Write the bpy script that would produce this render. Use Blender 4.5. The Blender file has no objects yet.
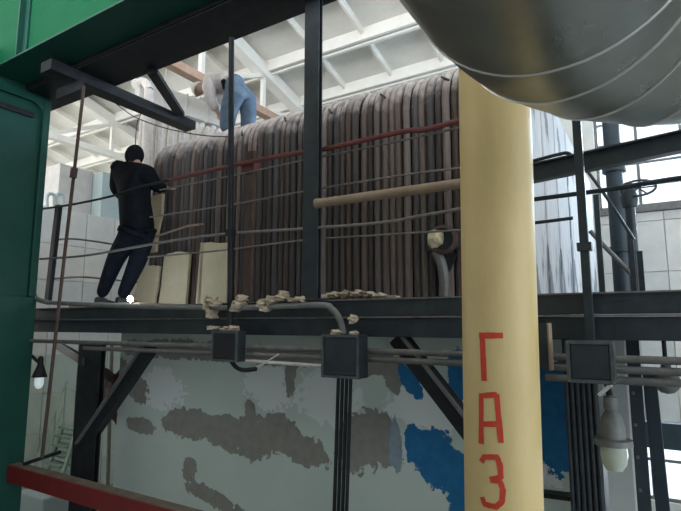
import bpy, bmesh, math, random
from mathutils import Vector, Matrix
random.seed(7)
S = bpy.context.scene
C = S.collection
R = math.radians

# ------------------------------------------------------------------ camera
E = 4.0                      # eye height above the hall floor
FPX, W, HH = 512.0, 681, 511
YAW, PITCH = R(31.6), math.atan((324 - 255.5) / 512.0)
cam = bpy.data.cameras.new('camera'); camo = bpy.data.objects.new('camera', cam); C.objects.link(camo)
cam.sensor_width = 36.0; cam.lens = FPX / W * 36.0; cam.clip_start = .05; cam.clip_end = 200
camo.location = (0, 0, E); camo.rotation_euler = (math.pi / 2 + PITCH, 0, YAW)
S.camera = camo
CR = camo.rotation_euler.to_matrix()
EYE = Vector((0, 0, E))

# ------------------------------------------------------------------ world, light, exposure
S.view_settings.view_transform = 'Standard'; S.view_settings.look = 'None'
S.view_settings.gamma = 1.0; S.view_settings.use_curve_mapping = False
S.view_settings.exposure = 0.0
w = bpy.data.worlds.new('sky'); S.world = w; w.use_nodes = True
bg = w.node_tree.nodes['Background']
bg.inputs['Color'].default_value = (.80, .90, 1.0, 1); bg.inputs['Strength'].default_value = 1.6

def area(name, loc, target, sx, sy, power, col):
    l = bpy.data.lights.new(name, 'AREA'); l.shape = 'RECTANGLE'; l.size = sx; l.size_y = sy
    l.energy = power; l.color = col
    o = bpy.data.objects.new(name, l); C.objects.link(o); o.location = loc
    o.rotation_euler = (Vector(target) - Vector(loc)).to_track_quat('-Z', 'Y').to_euler()
    return o
# daylight through the upper and lower window bands of the back wall
area('daylight_back_upper', (2.6, 13.2, E + 3.9), (2.6, 5, E + 3.2), 7.0, 2.6, 2200, (.60, .80, 1))
area('daylight_back_lower', (2.6, 13.2, E - 2.8), (2.6, 5, E - 2.6), 7.0, 1.3, 350, (.80, .92, 1))
# daylight through the long window band of the hall's left side
area('daylight_left', (-28.6, 4, E + 3.2), (-10, 6, E + 4.4), 14, 4.2, 3000, (1, .97, .92))
# daylight through the windows of the hall's right side
area('daylight_right', (12.6, .5, E + 1.7), (-4, 3.5, E + 1.4), 12, 4.6, 1300, (.85, .93, 1))
# added fill behind the viewer, set in an added window opening, lights the roof
area('added_fill_front', (-7, -6.4, E + 4.3), (-7, 9, E + 5.6), 22, 2.4, 2200, (.98, .98, .98))

# ------------------------------------------------------------------ helpers
def ray(px, py):
    return CR @ Vector(((px - W / 2) / FPX, (HH / 2 - py) / FPX, -1))
def P(px, py, Y=None, X=None, Z=None):
    d = ray(px, py)
    if Y is not None: t = Y / d.y
    elif X is not None: t = X / d.x
    else: t = (Z - E) / d.z
    return EYE + d * t

class MB:
    def __init__(s): s.v = []; s.f = []; s.sm = []
    def add(s, vs, fs, smooth=False):
        n = len(s.v); s.v += [Vector(v) for v in vs]
        s.f += [tuple(i + n for i in f) for f in fs]; s.sm += [smooth] * len(fs); return s
    def hexa(s, p):                        # 8 corners: bottom 0-3, top 4-7
        return s.add(p, [(3, 2, 1, 0), (4, 5, 6, 7), (0, 1, 5, 4), (1, 2, 6, 5), (2, 3, 7, 6), (3, 0, 4, 7)])
    def box(s, a, b):
        x0, x1 = sorted((a[0], b[0])); y0, y1 = sorted((a[1], b[1])); z0, z1 = sorted((a[2], b[2]))
        return s.hexa([(x0, y0, z0), (x1, y0, z0), (x1, y1, z0), (x0, y1, z0), (x0, y0, z1), (x1, y0, z1), (x1, y1, z1), (x0, y1, z1)])
    def bar(s, a, b, wd, ht, up=(0, 0, 1)):      # rectangular bar from a to b; wd across, ht along up
        a, b = Vector(a), Vector(b); d = (b - a).normalized(); u = Vector(up)
        sd = d.cross(u)
        if sd.length < 1e-4: sd = d.cross(Vector((0, 1, 0)))
        sd.normalize(); u = sd.cross(d).normalized(); sd *= wd / 2; u *= ht / 2
        return s.hexa([a - sd - u, b - sd - u, b + sd - u, a + sd - u, a - sd + u, b - sd + u, b + sd + u, a + sd + u])
    def tube(s, pts, r, n=10, caps=True):
        pts = [Vector(p) for p in pts]; rs = r if isinstance(r, (list, tuple)) else [r] * len(pts)
        up = Vector((0, 0, 1)); vs = []; fs = []; prev = None
        for i, p in enumerate(pts):
            if i == 0: d = pts[1] - p
            elif i == len(pts) - 1: d = p - pts[-2]
            else: d = (pts[i + 1] - p).normalized() + (p - pts[i - 1]).normalized()
            d.normalize()
            if prev is None:
                a = d.cross(up)
                if a.length < 1e-3: a = d.cross(Vector((0, 1, 0)))
            else: a = prev - d * prev.dot(d)
            a.normalize(); prev = a; b = d.cross(a)
            for k in range(n):
                t = 2 * math.pi * k / n; vs.append(p + (a * math.cos(t) + b * math.sin(t)) * rs[i])
        m = len(pts)
        for i in range(m - 1):
            for k in range(n):
                fs.append((i * n + k, i * n + (k + 1) % n, (i + 1) * n + (k + 1) % n, (i + 1) * n + k))
        s.add(vs, fs, True)
        if caps:
            base = len(s.v) - m * n
            s.f.append(tuple(base + k for k in reversed(range(n)))); s.sm.append(False)
            s.f.append(tuple(base + (m - 1) * n + k for k in range(n))); s.sm.append(False)
        return s
    def lathe(s, o, prof, n=20, axis=(0, 0, 1)):    # prof: (radius, height) list
        ax = Vector(axis).normalized(); a = ax.orthogonal().normalized(); b = ax.cross(a); o = Vector(o)
        vs = []; fs = []
        for r, h in prof:
            for k in range(n):
                t = 2 * math.pi * k / n; vs.append(o + ax * h + (a * math.cos(t) + b * math.sin(t)) * max(r, 1e-4))
        for i in range(len(prof) - 1):
            for k in range(n):
                fs.append((i * n + k, i * n + (k + 1) % n, (i + 1) * n + (k + 1) % n, (i + 1) * n + k))
        return s.add(vs, fs, True)
    def prism(s, poly, d):                   # planar polygon extruded by vector d
        n = len(poly); d = Vector(d); vs = [Vector(p) for p in poly] + [Vector(p) + d for p in poly]
        fs = [tuple(reversed(range(n))), tuple(range(n, 2 * n))]
        fs += [(i, (i + 1) % n, n + (i + 1) % n, n + i) for i in range(n)]
        return s.add(vs, fs)
    def lump(s, c, r, seed, sub=2, rough=.35):
        rnd = random.Random(seed); bm = bmesh.new(); bmesh.ops.create_icosphere(bm, subdivisions=sub, radius=1)
        c = Vector(c); vs = []
        ph = [rnd.uniform(0, 6.3) for _ in range(6)]
        for v in bm.verts:
            q = v.co
            k = 1 + rough * (.5 * math.sin(4 * q.x + ph[0]) * math.sin(5 * q.y + ph[1]) + .5 * math.sin(7 * q.z + ph[2] + 3 * q.x) + .5 * rnd.uniform(-.6, .6))
            vs.append(c + Vector((q.x * r[0], q.y * r[1], q.z * r[2])) * k)
        fs = [tuple(v.index for v in f.verts) for f in bm.faces]; bm.free()
        return s.add(vs, fs, False)
    def build(s, name, mat, parent=None, bevel=0, label=None):
        lo = Vector((min(v.x for v in s.v), min(v.y for v in s.v), min(v.z for v in s.v)))
        hi = Vector((max(v.x for v in s.v), max(v.y for v in s.v), max(v.z for v in s.v)))
        o0 = Vector(((lo.x + hi.x) / 2, (lo.y + hi.y) / 2, lo.z))
        me = bpy.data.meshes.new(name); me.from_pydata([v - o0 for v in s.v], [], s.f)
        me.polygons.foreach_set('use_smooth', s.sm)
        bm = bmesh.new(); bm.from_mesh(me); bmesh.ops.recalc_face_normals(bm, faces=bm.faces); bm.to_mesh(me); bm.free()
        if any(s.sm): me.set_sharp_from_angle(angle=R(42))
        me.materials.append(mat)
        o = bpy.data.objects.new(name, me); C.objects.link(o); o.location = o0
        if bevel:
            b = o.modifiers.new('bevel', 'BEVEL'); b.width = bevel; b.segments = 2; b.limit_method = 'ANGLE'
        if parent is not None: setpar(o, parent)
        if label: o['label'] = label
        return o
def wm(o):
    m = o.matrix_basis.copy()
    return wm(o.parent) @ o.matrix_parent_inverse @ m if o.parent else m
def setpar(o, p):
    o.parent = p; o.matrix_parent_inverse = wm(p).inverted()
def tag(o, label, cat, group=None):
    o['label'] = label; o['category'] = cat
    if group: o['group'] = group
    return o
def thing(name, label, cat, loc, group=None):
    o = bpy.data.objects.new(name, None); C.objects.link(o); o.location = loc; o.empty_display_size = .1
    return tag(o, label, cat, group)
def struct(o): o['kind'] = 'structure'; return o
def bez(pts, n=8):                            # smooth polyline (Catmull-Rom)
    pts = [Vector(p) for p in pts]; q = [pts[0] * 2 - pts[1]] + pts + [pts[-1] * 2 - pts[-2]]; out = []
    for i in range(1, len(q) - 2):
        for k in range(n):
            t = k / n; a, b, c, d = q[i - 1], q[i], q[i + 1], q[i + 2]
            out.append(.5 * ((2 * b) + (c - a) * t + (2 * a - 5 * b + 4 * c - d) * t * t + (3 * b - a - 3 * c + d) * t ** 3))
    return out + [pts[-1]]

# ------------------------------------------------------------------ materials
def mat(name, col, rough=.6, metal=0, col2=None, scale=6, bump=.0, bscale=40, rand=None, stretch=(1, 1, 1), emit=None, lo=.35, hi=.65):
    m = bpy.data.materials.new(name); m.use_nodes = True; nt = m.node_tree; b = nt.nodes['Principled BSDF']
    b.inputs['Roughness'].default_value = rough; b.inputs['Metallic'].default_value = metal
    b.inputs['Base Color'].default_value = (*col, 1)
    tc = nt.nodes.new('ShaderNodeTexCoord'); mp = nt.nodes.new('ShaderNodeMapping'); mp.inputs['Scale'].default_value = stretch
    nt.links.new(tc.outputs['Object'], mp.inputs['Vector'])
    last = None
    if col2:
        n = nt.nodes.new('ShaderNodeTexNoise'); n.inputs['Scale'].default_value = scale; n.inputs['Detail'].default_value = 6; n.inputs['Roughness'].default_value = .65
        nt.links.new(mp.outputs[0], n.inputs['Vector'])
        r = nt.nodes.new('ShaderNodeValToRGB'); r.color_ramp.elements[0].position = lo; r.color_ramp.elements[1].position = hi
        r.color_ramp.elements[0].color = (*col, 1); r.color_ramp.elements[1].color = (*col2, 1)
        nt.links.new(n.outputs['Fac'], r.inputs['Fac']); last = r.outputs['Color']
    if rand:                                   # per-object tint from a list of colours
        oi = nt.nodes.new('ShaderNodeObjectInfo'); rr = nt.nodes.new('ShaderNodeValToRGB'); rr.color_ramp.interpolation = 'CONSTANT'
        while len(rr.color_ramp.elements) < len(rand): rr.color_ramp.elements.new(.5)
        for i, c in enumerate(rand): rr.color_ramp.elements[i].position = i / len(rand); rr.color_ramp.elements[i].color = (*c, 1)
        nt.links.new(oi.outputs['Random'], rr.inputs['Fac'])
        mx = nt.nodes.new('ShaderNodeMix'); mx.data_type = 'RGBA'; mx.blend_type = 'MULTIPLY'; mx.inputs[0].default_value = 1
        if last: nt.links.new(last, mx.inputs[6])
        else: mx.inputs[6].default_value = (*col, 1)
        nt.links.new(rr.outputs['Color'], mx.inputs[7]); last = mx.outputs[2]
    if last: nt.links.new(last, b.inputs['Base Color'])
    if bump:
        n2 = nt.nodes.new('ShaderNodeTexNoise'); n2.inputs['Scale'].default_value = bscale; n2.inputs['Detail'].default_value = 5
        nt.links.new(mp.outputs[0], n2.inputs['Vector'])
        bp = nt.nodes.new('ShaderNodeBump'); bp.inputs['Strength'].default_value = bump; bp.inputs['Distance'].default_value = .02
        nt.links.new(n2.outputs['Fac'], bp.inputs['Height']); nt.links.new(bp.outputs[0], b.inputs['Normal'])
    if emit:
        b.inputs['Emission Color'].default_value = (*emit[:3], 1); b.inputs['Emission Strength'].default_value = emit[3]
    return m

M = {}
M['black_steel'] = mat('black_steel', (.011, .013, .017), .5, 0, (.022, .025, .029), 9, .15, 60)
M['blue_black_steel'] = mat('blue_black_steel', (.017, .023, .030), .45, 0, (.032, .042, .05), 5, .15, 50)
M['grey_steel'] = mat('grey_steel', (.10, .10, .10), .6, 0, (.16, .155, .15), 12, .15, 60)
M['green_bright'] = mat('green_bright', (.002, .078, .033), .7, 0, (.003, .092, .04), 3, .05, 30)
M['green_dark'] = mat('green_dark', (.006, .055, .042), .5, 0, (.008, .068, .05), 3, .08, 30)
M['green_pipe'] = mat('green_pipe', (.10, .15, .12), .6, 0, (.17, .19, .16), 8, .1, 40)
M['conduit_dusty'] = mat('conduit_dusty', (.13, .135, .13), .7, 0, (.21, .205, .195), 8, .1, 40)
M['rim_steel'] = mat('rim_steel', (.045, .055, .062), .5, 0, (.08, .09, .095), 12)
M['stair_green'] = mat('stair_green', (.22, .32, .25), .6, 0, (.30, .38, .32), 8)
M['yellow'] = mat('yellow', (.58, .43, .19), .5, 0, (.64, .49, .23), 5, .06, 25, stretch=(1, 1, .35))
M['red_paint'] = mat('red_paint', (.50, .035, .016), .6, 0, (.60, .06, .025), 25, .1, 60)
M['red_beam'] = mat('red_beam', (.20, .010, .012), .5, 0, (.15, .012, .013), 5, .08, 30)
M['dust'] = mat('dust', (.14, .11, .09), .95, 0, (.22, .18, .15), 6, .3, 40)
M['red_rail'] = mat('red_rail', (.19, .045, .04), .65, 0, (.11, .042, .04), 10, .15, 50)
M['tan_pipe'] = mat('tan_pipe', (.34, .25, .18), .75, 0, (.26, .19, .14), 8, .15, 40)
M['brown_rust'] = mat('brown_rust', (.09, .05, .038), .8, 0, (.05, .035, .03), 12, .2, 50)
M['wire'] = mat('wire', (.14, .125, .115), .6, 0, (.22, .20, .18), 20)
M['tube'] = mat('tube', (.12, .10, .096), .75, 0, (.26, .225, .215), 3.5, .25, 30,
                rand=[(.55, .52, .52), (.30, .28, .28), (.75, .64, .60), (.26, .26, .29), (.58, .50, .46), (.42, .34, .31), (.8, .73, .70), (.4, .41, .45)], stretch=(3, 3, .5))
def dusty(m, z0, z1, col):  # paler towards the top: insulation dust with rim light painted in
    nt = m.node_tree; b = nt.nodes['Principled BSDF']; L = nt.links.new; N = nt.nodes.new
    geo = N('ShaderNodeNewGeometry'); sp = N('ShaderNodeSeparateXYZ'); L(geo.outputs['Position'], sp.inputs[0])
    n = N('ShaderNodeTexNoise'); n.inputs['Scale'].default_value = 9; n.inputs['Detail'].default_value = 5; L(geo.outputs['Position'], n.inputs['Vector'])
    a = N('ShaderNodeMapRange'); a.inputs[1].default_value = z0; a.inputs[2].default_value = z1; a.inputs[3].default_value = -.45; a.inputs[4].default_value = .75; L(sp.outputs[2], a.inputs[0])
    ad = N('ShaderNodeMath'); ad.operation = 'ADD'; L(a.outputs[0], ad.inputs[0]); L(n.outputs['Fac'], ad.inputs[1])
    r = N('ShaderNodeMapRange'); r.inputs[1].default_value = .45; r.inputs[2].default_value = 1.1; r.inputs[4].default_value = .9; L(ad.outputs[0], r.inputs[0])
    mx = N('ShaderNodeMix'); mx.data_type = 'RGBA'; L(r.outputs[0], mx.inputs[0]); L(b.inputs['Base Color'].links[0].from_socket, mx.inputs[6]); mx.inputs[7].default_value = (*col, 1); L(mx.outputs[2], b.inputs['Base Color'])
M['cream'] = mat('cream', (.60, .52, .36), .95, 0, (.52, .45, .31), 5, .15, 60)
M['rubble'] = mat('rubble', (.42, .34, .25), .95, 0, (.56, .47, .36), 14, .4, 60)
M['concrete_roof'] = mat('concrete_roof', (.66, .655, .61), .9, 0, (.73, .72, .68), 2.5, .1, 20)
M['concrete_rib'] = mat('concrete_rib', (.72, .71, .67), .9, 0, (.78, .77, .73), 2.5, .1, 20)
M['chord_brown'] = mat('chord_brown', (.42, .26, .19), .8, 0, (.50, .34, .26), 5)
M['wall_pale'] = mat('wall_pale', (.52, .53, .50), .9, 0, (.60, .60, .57), 2, .1, 20)
M['wall_panel'] = mat('wall_panel', (.56, .56, .54), .85, 0, (.64, .63, .61), 3, .1, 20, rand=[(1, 1, 1), (.93, .94, .95), (.97, .95, .92), (.88, .9, .92)])
M['lower_panel'] = mat('lower_panel', (.46, .53, .46), .85, 0, (.56, .60, .54), 2, .1, 20, rand=[(1, 1, 1), (.93, .94, .95), (.97, .95, .92), (.88, .9, .92)])
M['cabinet_teal'] = mat('cabinet_teal', (.34, .42, .44), .5, .1, (.38, .46, .48), 2)
M['floor'] = mat('floor', (.20, .21, .20), .8, 0, (.30, .30, .28), 1.2, .2, 15)
M['white_pipe'] = mat('white_pipe', (.72, .69, .68), .9, 0, (.58, .54, .53), 9, .4, 30)
M['duct_grey'] = mat('duct_grey', (.42, .41, .40), .7, 0, (.50, .49, .47), 4, .1, 20)
M['glass'] = mat('glass', (.9, .95, 1), .1)
M['lamp_glass'] = mat('lamp_glass', (.40, .45, .38), .25, 0, (.48, .52, .45), 8)
M['lamp_white'] = mat('lamp_white', (.75, .80, .80), .4, 0, emit=(.8, .95, 1, .35))
M['lamp_grey'] = mat('lamp_grey', (.12, .13, .13), .6, .2, (.18, .19, .185), 10)
M['spark'] = mat('spark', (1, 1, 1), .5, emit=(.75, .88, 1, 60))
M['skin'] = mat('skin', (.55, .33, .26), .6)
M['cloth_black'] = mat('cloth_black', (.007, .008, .012), .9, 0, (.013, .015, .02), 12, .3, 90)
M['cloth_navy'] = mat('cloth_navy', (.008, .010, .016), .9, 0, (.014, .018, .027), 12, .3, 90)
M['shirt'] = mat('shirt', (.60, .54, .55), .9, 0, (.70, .64, .65), 10, .3, 50)
M['jeans'] = mat('jeans', (.10, .15, .22), .9, 0, (.17, .23, .31), 9, .3, 90)
M['cap_white'] = mat('cap_white', (.75, .73, .70), .9)
M['glove'] = mat('glove', (.30, .24, .17), .9, 0, (.38, .31, .23), 15)
M['shoe'] = mat('shoe', (.03, .03, .032), .7, 0, (.06, .06, .06), 15)
M['sole'] = mat('sole', (.30, .29, .28), .8)
M['blue_paint'] = mat('blue_paint', (.012, .13, .30), .5, 0, (.02, .20, .40), 6, .2, 20)
M['dark_blue'] = mat('dark_blue', (.015, .030, .042), .6, 0, (.025, .045, .06), 6, .1, 20)

def casing_material():
    """mint plaster over bare grey render, with blue painted areas where the plaster has come away"""
    m = bpy.data.materials.new('casing_plaster'); m.use_nodes = True; nt = m.node_tree; b = nt.nodes['Principled BSDF']
    b.inputs['Roughness'].default_value = .85
    L = nt.links.new; N = nt.nodes.new
    geo = N('ShaderNodeNewGeometry'); sep = N('ShaderNodeSeparateXYZ'); L(geo.outputs['Position'], sep.inputs[0])
    def math_(op, a, b_=None, c=None):
        n = N('ShaderNodeMath'); n.operation = op
        for i, q in enumerate((a, b_, c)):
            if q is None: continue
            if isinstance(q, (int, float)): n.inputs[i].default_value = q
            else: L(q, n.inputs[i])
        return n.outputs[0]
    nz = N('ShaderNodeTexNoise'); nz.inputs['Scale'].default_value = 4.5; nz.inputs['Detail'].default_value = 9; nz.inputs['Roughness'].default_value = .62
    L(geo.outputs['Position'], nz.inputs['Vector'])
    nf = N('ShaderNodeTexNoise'); nf.inputs['Scale'].default_value = 16; nf.inputs['Detail'].default_value = 6; L(geo.outputs['Position'], nf.inputs['Vector'])
    def mask(ells, amp):
        cur = None
        for (px, py, rx, rz, rot) in ells:
            c = P(px, py, Y=4.05); k = (P(px + 10, py, Y=4.05) - c).x / 10; kz = (c - P(px, py + 10, Y=4.05)).z / 10
            ux, uz = math.cos(R(rot)), math.sin(R(rot))
            dx = math_('DIVIDE', math_('SUBTRACT', sep.outputs[0], c.x), 1.0); dz = math_('SUBTRACT', sep.outputs[2], c.z)
            a = math_('DIVIDE', math_('ADD', math_('MULTIPLY', dx, ux / k), math_('MULTIPLY', dz, uz / kz)), rx)
            e = math_('DIVIDE', math_('ADD', math_('MULTIPLY', dx, -uz / k), math_('MULTIPLY', dz, ux / kz)), rz)
            d = math_('SQRT', math_('ADD', math_('MULTIPLY', a, a), math_('MULTIPLY', e, e)))
            cur = d if cur is None else math_('SMOOTH_MIN', cur, d, .25)
        t = math_('SUBTRACT', math_('ADD', 1.0, math_('ADD', math_('MULTIPLY', math_('SUBTRACT', nz.outputs['Fac'], .5), amp), math_('MULTIPLY', math_('SUBTRACT', nf.outputs['Fac'], .5), amp * .7))), cur)
        s = N('ShaderNodeMapRange'); s.inputs[1].default_value = -.02; s.inputs[2].default_value = .03; L(t, s.inputs[0]); return s.outputs[0]
    grey = mask([(190, 424, 30, 16, 0), (228, 434, 28, 18, -8), (252, 436, 20, 24, 0), (292, 444, 38, 17, -14), (276, 428, 18, 14, 0), (312, 455, 20, 9, -10),
                 (372, 440, 32, 30, 0), (352, 446, 18, 28, 0), (290, 376, 6, 22, 0), (210, 497, 30, 9, -15), (190, 470, 7, 14, 0), (130, 380, 12, 26, 40), (140, 425, 14, 8, 0),
                 (180, 350, 70, 10, 0), (375, 364, 34, 12, 0), (290, 358, 60, 9, 0), (250, 410, 6, 11, 0), (392, 380, 8, 16, 20)], 1.35)
    blue = mask([(430, 450, 26, 22, 0), (450, 470, 34, 24, -20), (470, 490, 26, 30, 0), (411, 383, 8, 20, 30), (458, 372, 12, 26, 0), (552, 415, 30, 60, 0), (412, 440, 9, 18, 0)], 1.2)
    white = mask([(425, 405, 42, 30, 0), (330, 395, 30, 34, 0), (270, 385, 26, 22, 0), (550, 465, 14, 24, 0), (160, 390, 26, 20, 0)], 2.0)
    smear = mask([(396, 445, 7, 28, 0)], 1.2)
    def mix(f, a, c):
        n = N('ShaderNodeMix'); n.data_type = 'RGBA'
        if isinstance(f, float): n.inputs[0].default_value = f
        else: L(f, n.inputs[0])
        for i, q in ((6, a), (7, c)):
            if isinstance(q, tuple): n.inputs[i].default_value = (*q, 1)
            else: L(q, n.inputs[i])
        return n.outputs[2]
    n2 = N('ShaderNodeTexNoise'); n2.inputs['Scale'].default_value = 1.6; n2.inputs['Detail'].default_value = 5; L(geo.outputs['Position'], n2.inputs['Vector'])
    n3 = N('ShaderNodeTexNoise'); n3.inputs['Scale'].default_value = 14; n3.inputs['Detail'].default_value = 6; L(geo.outputs['Position'], n3.inputs['Vector'])
    base = mix(n2.outputs['Fac'], (.48, .58, .54), (.62, .70, .67))
    base = mix(white, base, mix(n2.outputs['Fac'], (.66, .72, .73), (.80, .83, .85)))
    gcol = mix(n3.outputs['Fac'], (.19, .19, .17), (.33, .32, .30))
    bcol = mix(n3.outputs['Fac'], (.008, .10, .27), (.02, .22, .46))
    scol = mix(n3.outputs['Fac'], (.16, .25, .36), (.36, .42, .46))
    col = mix(blue, mix(smear, mix(grey, base, gcol), scol), bcol); L(col, b.inputs['Base Color'])
    bp = N('ShaderNodeBump'); bp.inputs['Strength'].default_value = .5; bp.inputs['Distance'].default_value = .02
    h = math_('ADD', math_('MULTIPLY', n3.outputs['Fac'], .35), math_('MULTIPLY', math_('SUBTRACT', 1.0, math_('MAXIMUM', grey, blue)), .5))
    L(h, bp.inputs['Height']); L(bp.outputs[0], b.inputs['Normal'])
    return m
for k_, v_ in (('green_bright', .12), ('black_steel', .25), ('blue_black_steel', .3), ('green_dark', .3), ('cloth_black', .1), ('cloth_navy', .1), ('jeans', .1)):
    M[k_].node_tree.nodes['Principled BSDF'].inputs['Specular IOR Level'].default_value = v_
M['casing'] = casing_material()

def insulation_material():
    m = mat('insulation_white', (.44, .42, .41), .9, 0, (.32, .31, .31), 5, .5, 14, stretch=(1, 1, .3))
    nt = m.node_tree; b = nt.nodes['Principled BSDF']; L = nt.links.new
    tc = [n for n in nt.nodes if n.type == 'TEX_COORD'][0]
    mp = nt.nodes.new('ShaderNodeMapping'); mp.inputs['Scale'].default_value = (1, 1, .5); L(tc.outputs['Object'], mp.inputs[0])
    n = nt.nodes.new('ShaderNodeTexNoise'); n.inputs['Scale'].default_value = 2.3; n.inputs['Detail'].default_value = 9; L(mp.outputs[0], n.inputs[0])
    r = nt.nodes.new('ShaderNodeValToRGB'); r.color_ramp.elements[0].position = .525; r.color_ramp.elements[1].position = .56
    L(n.outputs['Fac'], r.inputs[0])
    mx = nt.nodes.new('ShaderNodeMix'); mx.data_type = 'RGBA'; L(r.outputs[0], mx.inputs[0])
    old = b.inputs['Base Color'].links[0].from_socket; L(old, mx.inputs[6]); mx.inputs[7].default_value = (.10, .10, .11, 1); L(mx.outputs[2], b.inputs['Base Color'])
    return m
M['insulation'] = insulation_material()

def cladding_material():
    m = mat('metal_cladding', (.27, .28, .25), .3, .85, (.36, .36, .32), 2.2, .03, 3)
    b = m.node_tree.nodes['Principled BSDF']
    nt = m.node_tree; n = nt.nodes.new('ShaderNodeTexNoise'); n.inputs['Scale'].default_value = 4; n.inputs['Detail'].default_value = 6
    mr = nt.nodes.new('ShaderNodeMapRange'); mr.inputs[1].default_value = .35; mr.inputs[2].default_value = .65; mr.inputs[3].default_value = .27; mr.inputs[4].default_value = .42
    nt.links.new(n.outputs['Fac'], mr.inputs[0]); nt.links.new(mr.outputs[0], b.inputs['Roughness'])
    return m
M['cladding'] = cladding_material()
M['seam'] = mat('seam', (.60, .60, .58), .4, .6)

# ------------------------------------------------------------------ key planes
YW, YB, YL = 4.30, 3.40, 4.05          # tube wall, platform front beam, lower casing
ZD = P(460, 297, Y=YB).z               # deck level
ZBB = P(460, 338, Y=YB).z              # underside of the front beam
ROOF_S = .268
def roofz(y): return E + 8.68 - ROOF_S * y

# ------------------------------------------------------------------ the hall
struct(MB().box((-28.25, -6.2, -.2), (12.25, 12.75, 0)).build('floor', M['floor']))
YF = 12.5
# back wall with window openings: slabs around them
wb = struct(MB().box((-28, YF, 0), (-.95, YF + .25, E + 5.4)).build('wall_back', M['wall_pale']))
def wallpart(x0, x1, z0, z1, m='wall_pale', name='panel'):
    return MB().box((x0, YF, z0), (x1, YF + .22, z1)).build(name, M[m], wb, .01)
ZS = P(650, 206, Y=YF).z              # sill of the upper windows
ZT = E + 4.95
x = -.95
while x < 5.5:
    x2 = x + .60
    zz = [E - 1.95, P(650, 272, Y=YF).z, P(650, 221, Y=YF).z, ZS - .12]
    for a, b_ in zip(zz[:-1], zz[1:]):
        wallpart(x + .006, x2 - .006, a + .006, b_ - .006, 'wall_panel')
    x = x2
wallpart(-.95, 5.6, 0, E - 3.5); wallpart(-.95, 5.6, ZT, E + 5.4)
MB().box((-.95, YF + .05, E - 1.99), (5.6, YF + .2, ZS - .1)).build('backing', M['wall_pale'], wb)
MB().box((-.95, YF - .10, ZS - .12), (5.6, YF + .2, ZS)).build('window_sill', M['grey_steel'], wb)
def window(n, x0, x1, z0, z1, cols, rows):
    t = bpy.data.objects.new('window_%d' % n, None); C.objects.link(t); t.location = ((x0 + x1) / 2, YF + .1, z0); t['kind'] = 'structure'
    f = MB(); d0, d1 = YF + .06, YF + .14
    for a, b_, c, d in ((x0, x0 + .07, z0, z1), (x1 - .07, x1, z0, z1), (x0, x1, z0, z0 + .07), (x0, x1, z1 - .07, z1)): f.box((a, d0, c), (b_, d1, d))
    f.build('window_frame', M['grey_steel'], t)
    for i in range(1, cols): xx = x0 + (x1 - x0) * i / cols; MB().box((xx - .03, d0 + .01, z0 + .07), (xx + .03, d1 - .01, z1 - .07)).build('mullion', M['grey_steel'], t)
    for j in range(1, rows): zz = z0 + (z1 - z0) * j / rows; MB().box((x0 + .07, d0 + .015, zz - .028), (x1 - .07, d1 - .015, zz + .028)).build('glazing_bar', M['grey_steel'], t)
    for i in range(cols):
        for j in range(rows):
            a, b_ = x0 + (x1 - x0) * i / cols, x0 + (x1 - x0) * (i + 1) / cols; c, d = z0 + (z1 - z0) * j / rows, z0 + (z1 - z0) * (j + 1) / rows
            MB().box((a + .02, YF + .098, c + .02), (b_ - .02, YF + .102, d - .02)).build('pane', M['pane'], t)
# window glass: thin clear sheet
pm = bpy.data.materials.new('pane_glass'); pm.use_nodes = True; nt = pm.node_tree; nt.nodes.clear()
o_ = nt.nodes.new('ShaderNodeOutputMaterial'); mx = nt.nodes.new('ShaderNodeMixShader'); tr = nt.nodes.new('ShaderNodeBsdfTransparent'); gl = nt.nodes.new('ShaderNodeBsdfGlossy')
gl.inputs['Roughness'].default_value = .05; mx.inputs[0].default_value = .06
nt.links.new(tr.outputs[0], mx.inputs[1]); nt.links.new(gl.outputs[0], mx.inputs[2]); nt.links.new(mx.outputs[0], o_.inputs[0])
M['pane'] = pm
window(1, -.95, 2.3, ZS, ZT, 4, 5); window(2, 2.4, 5.6, ZS, ZT, 4, 5)
window(3, -.95, 2.3, E - 3.5, E - 1.95, 5, 2); window(4, 2.4, 5.6, E - 3.5, E - 1.95, 5, 2)
# end walls with high window bands, front wall behind the viewer
wl_ = struct(MB().box((-28.25, -6, 0), (-28, 12.75, E + 1.2)).build('wall_left', M['wall_pale']))
MB().box((-28.25, -6, E + 5.2), (-28, 12.75, E + 9.2)).build('lintel', M['wall_pale'], wl_)
wr_ = struct(MB().box((12, -6, 0), (12.25, 12.75, E - .6)).build('wall_right', M['wall_pale']))
MB().box((12, -6, E + 4.2), (12.25, 12.75, E + 9.2)).build('lintel', M['wall_pale'], wr_)
for w_, xx, z0, z1 in ((wl_, -28.2, E + 1.2, E + 5.2), (wr_, 12.05, E - .6, E + 4.2)):
    for k in range(13):
        yy = -5.6 + 1.5 * k; MB().box((xx, yy, z0), (xx + .1, yy + .12, z1)).build('mullion', M['grey_steel'], w_)
wf_ = struct(MB().box((-28.25, -6.25, 0), (12.25, -6, E + 3)).build('wall_front', M['wall_pale']))
MB().box((-28.25, -6.25, E + 5.6), (12.25, -6, E + 9.2)).build('lintel', M['wall_pale'], wf_)
for k in range(20): MB().box((-28 + 2.05 * k, -6.2, E + 3), (-27.88 + 2.05 * k, -6.1, E + 5.6)).build('mullion', M['grey_steel'], wf_)  # high front opening added to let the roof fill in
struct(MB().box((5.6, YF, 0), (12.25, YF + .25, E + 5.4)).build('wall_back_side', M['wall_pale']))

# added slab above the viewer, unseen, keeps the front light off the foreground
struct(MB().box((-20, -6, E + 2.75), (11.9, .8, E + 2.95)).build('added_light_baffle', M['concrete_roof']))
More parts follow.
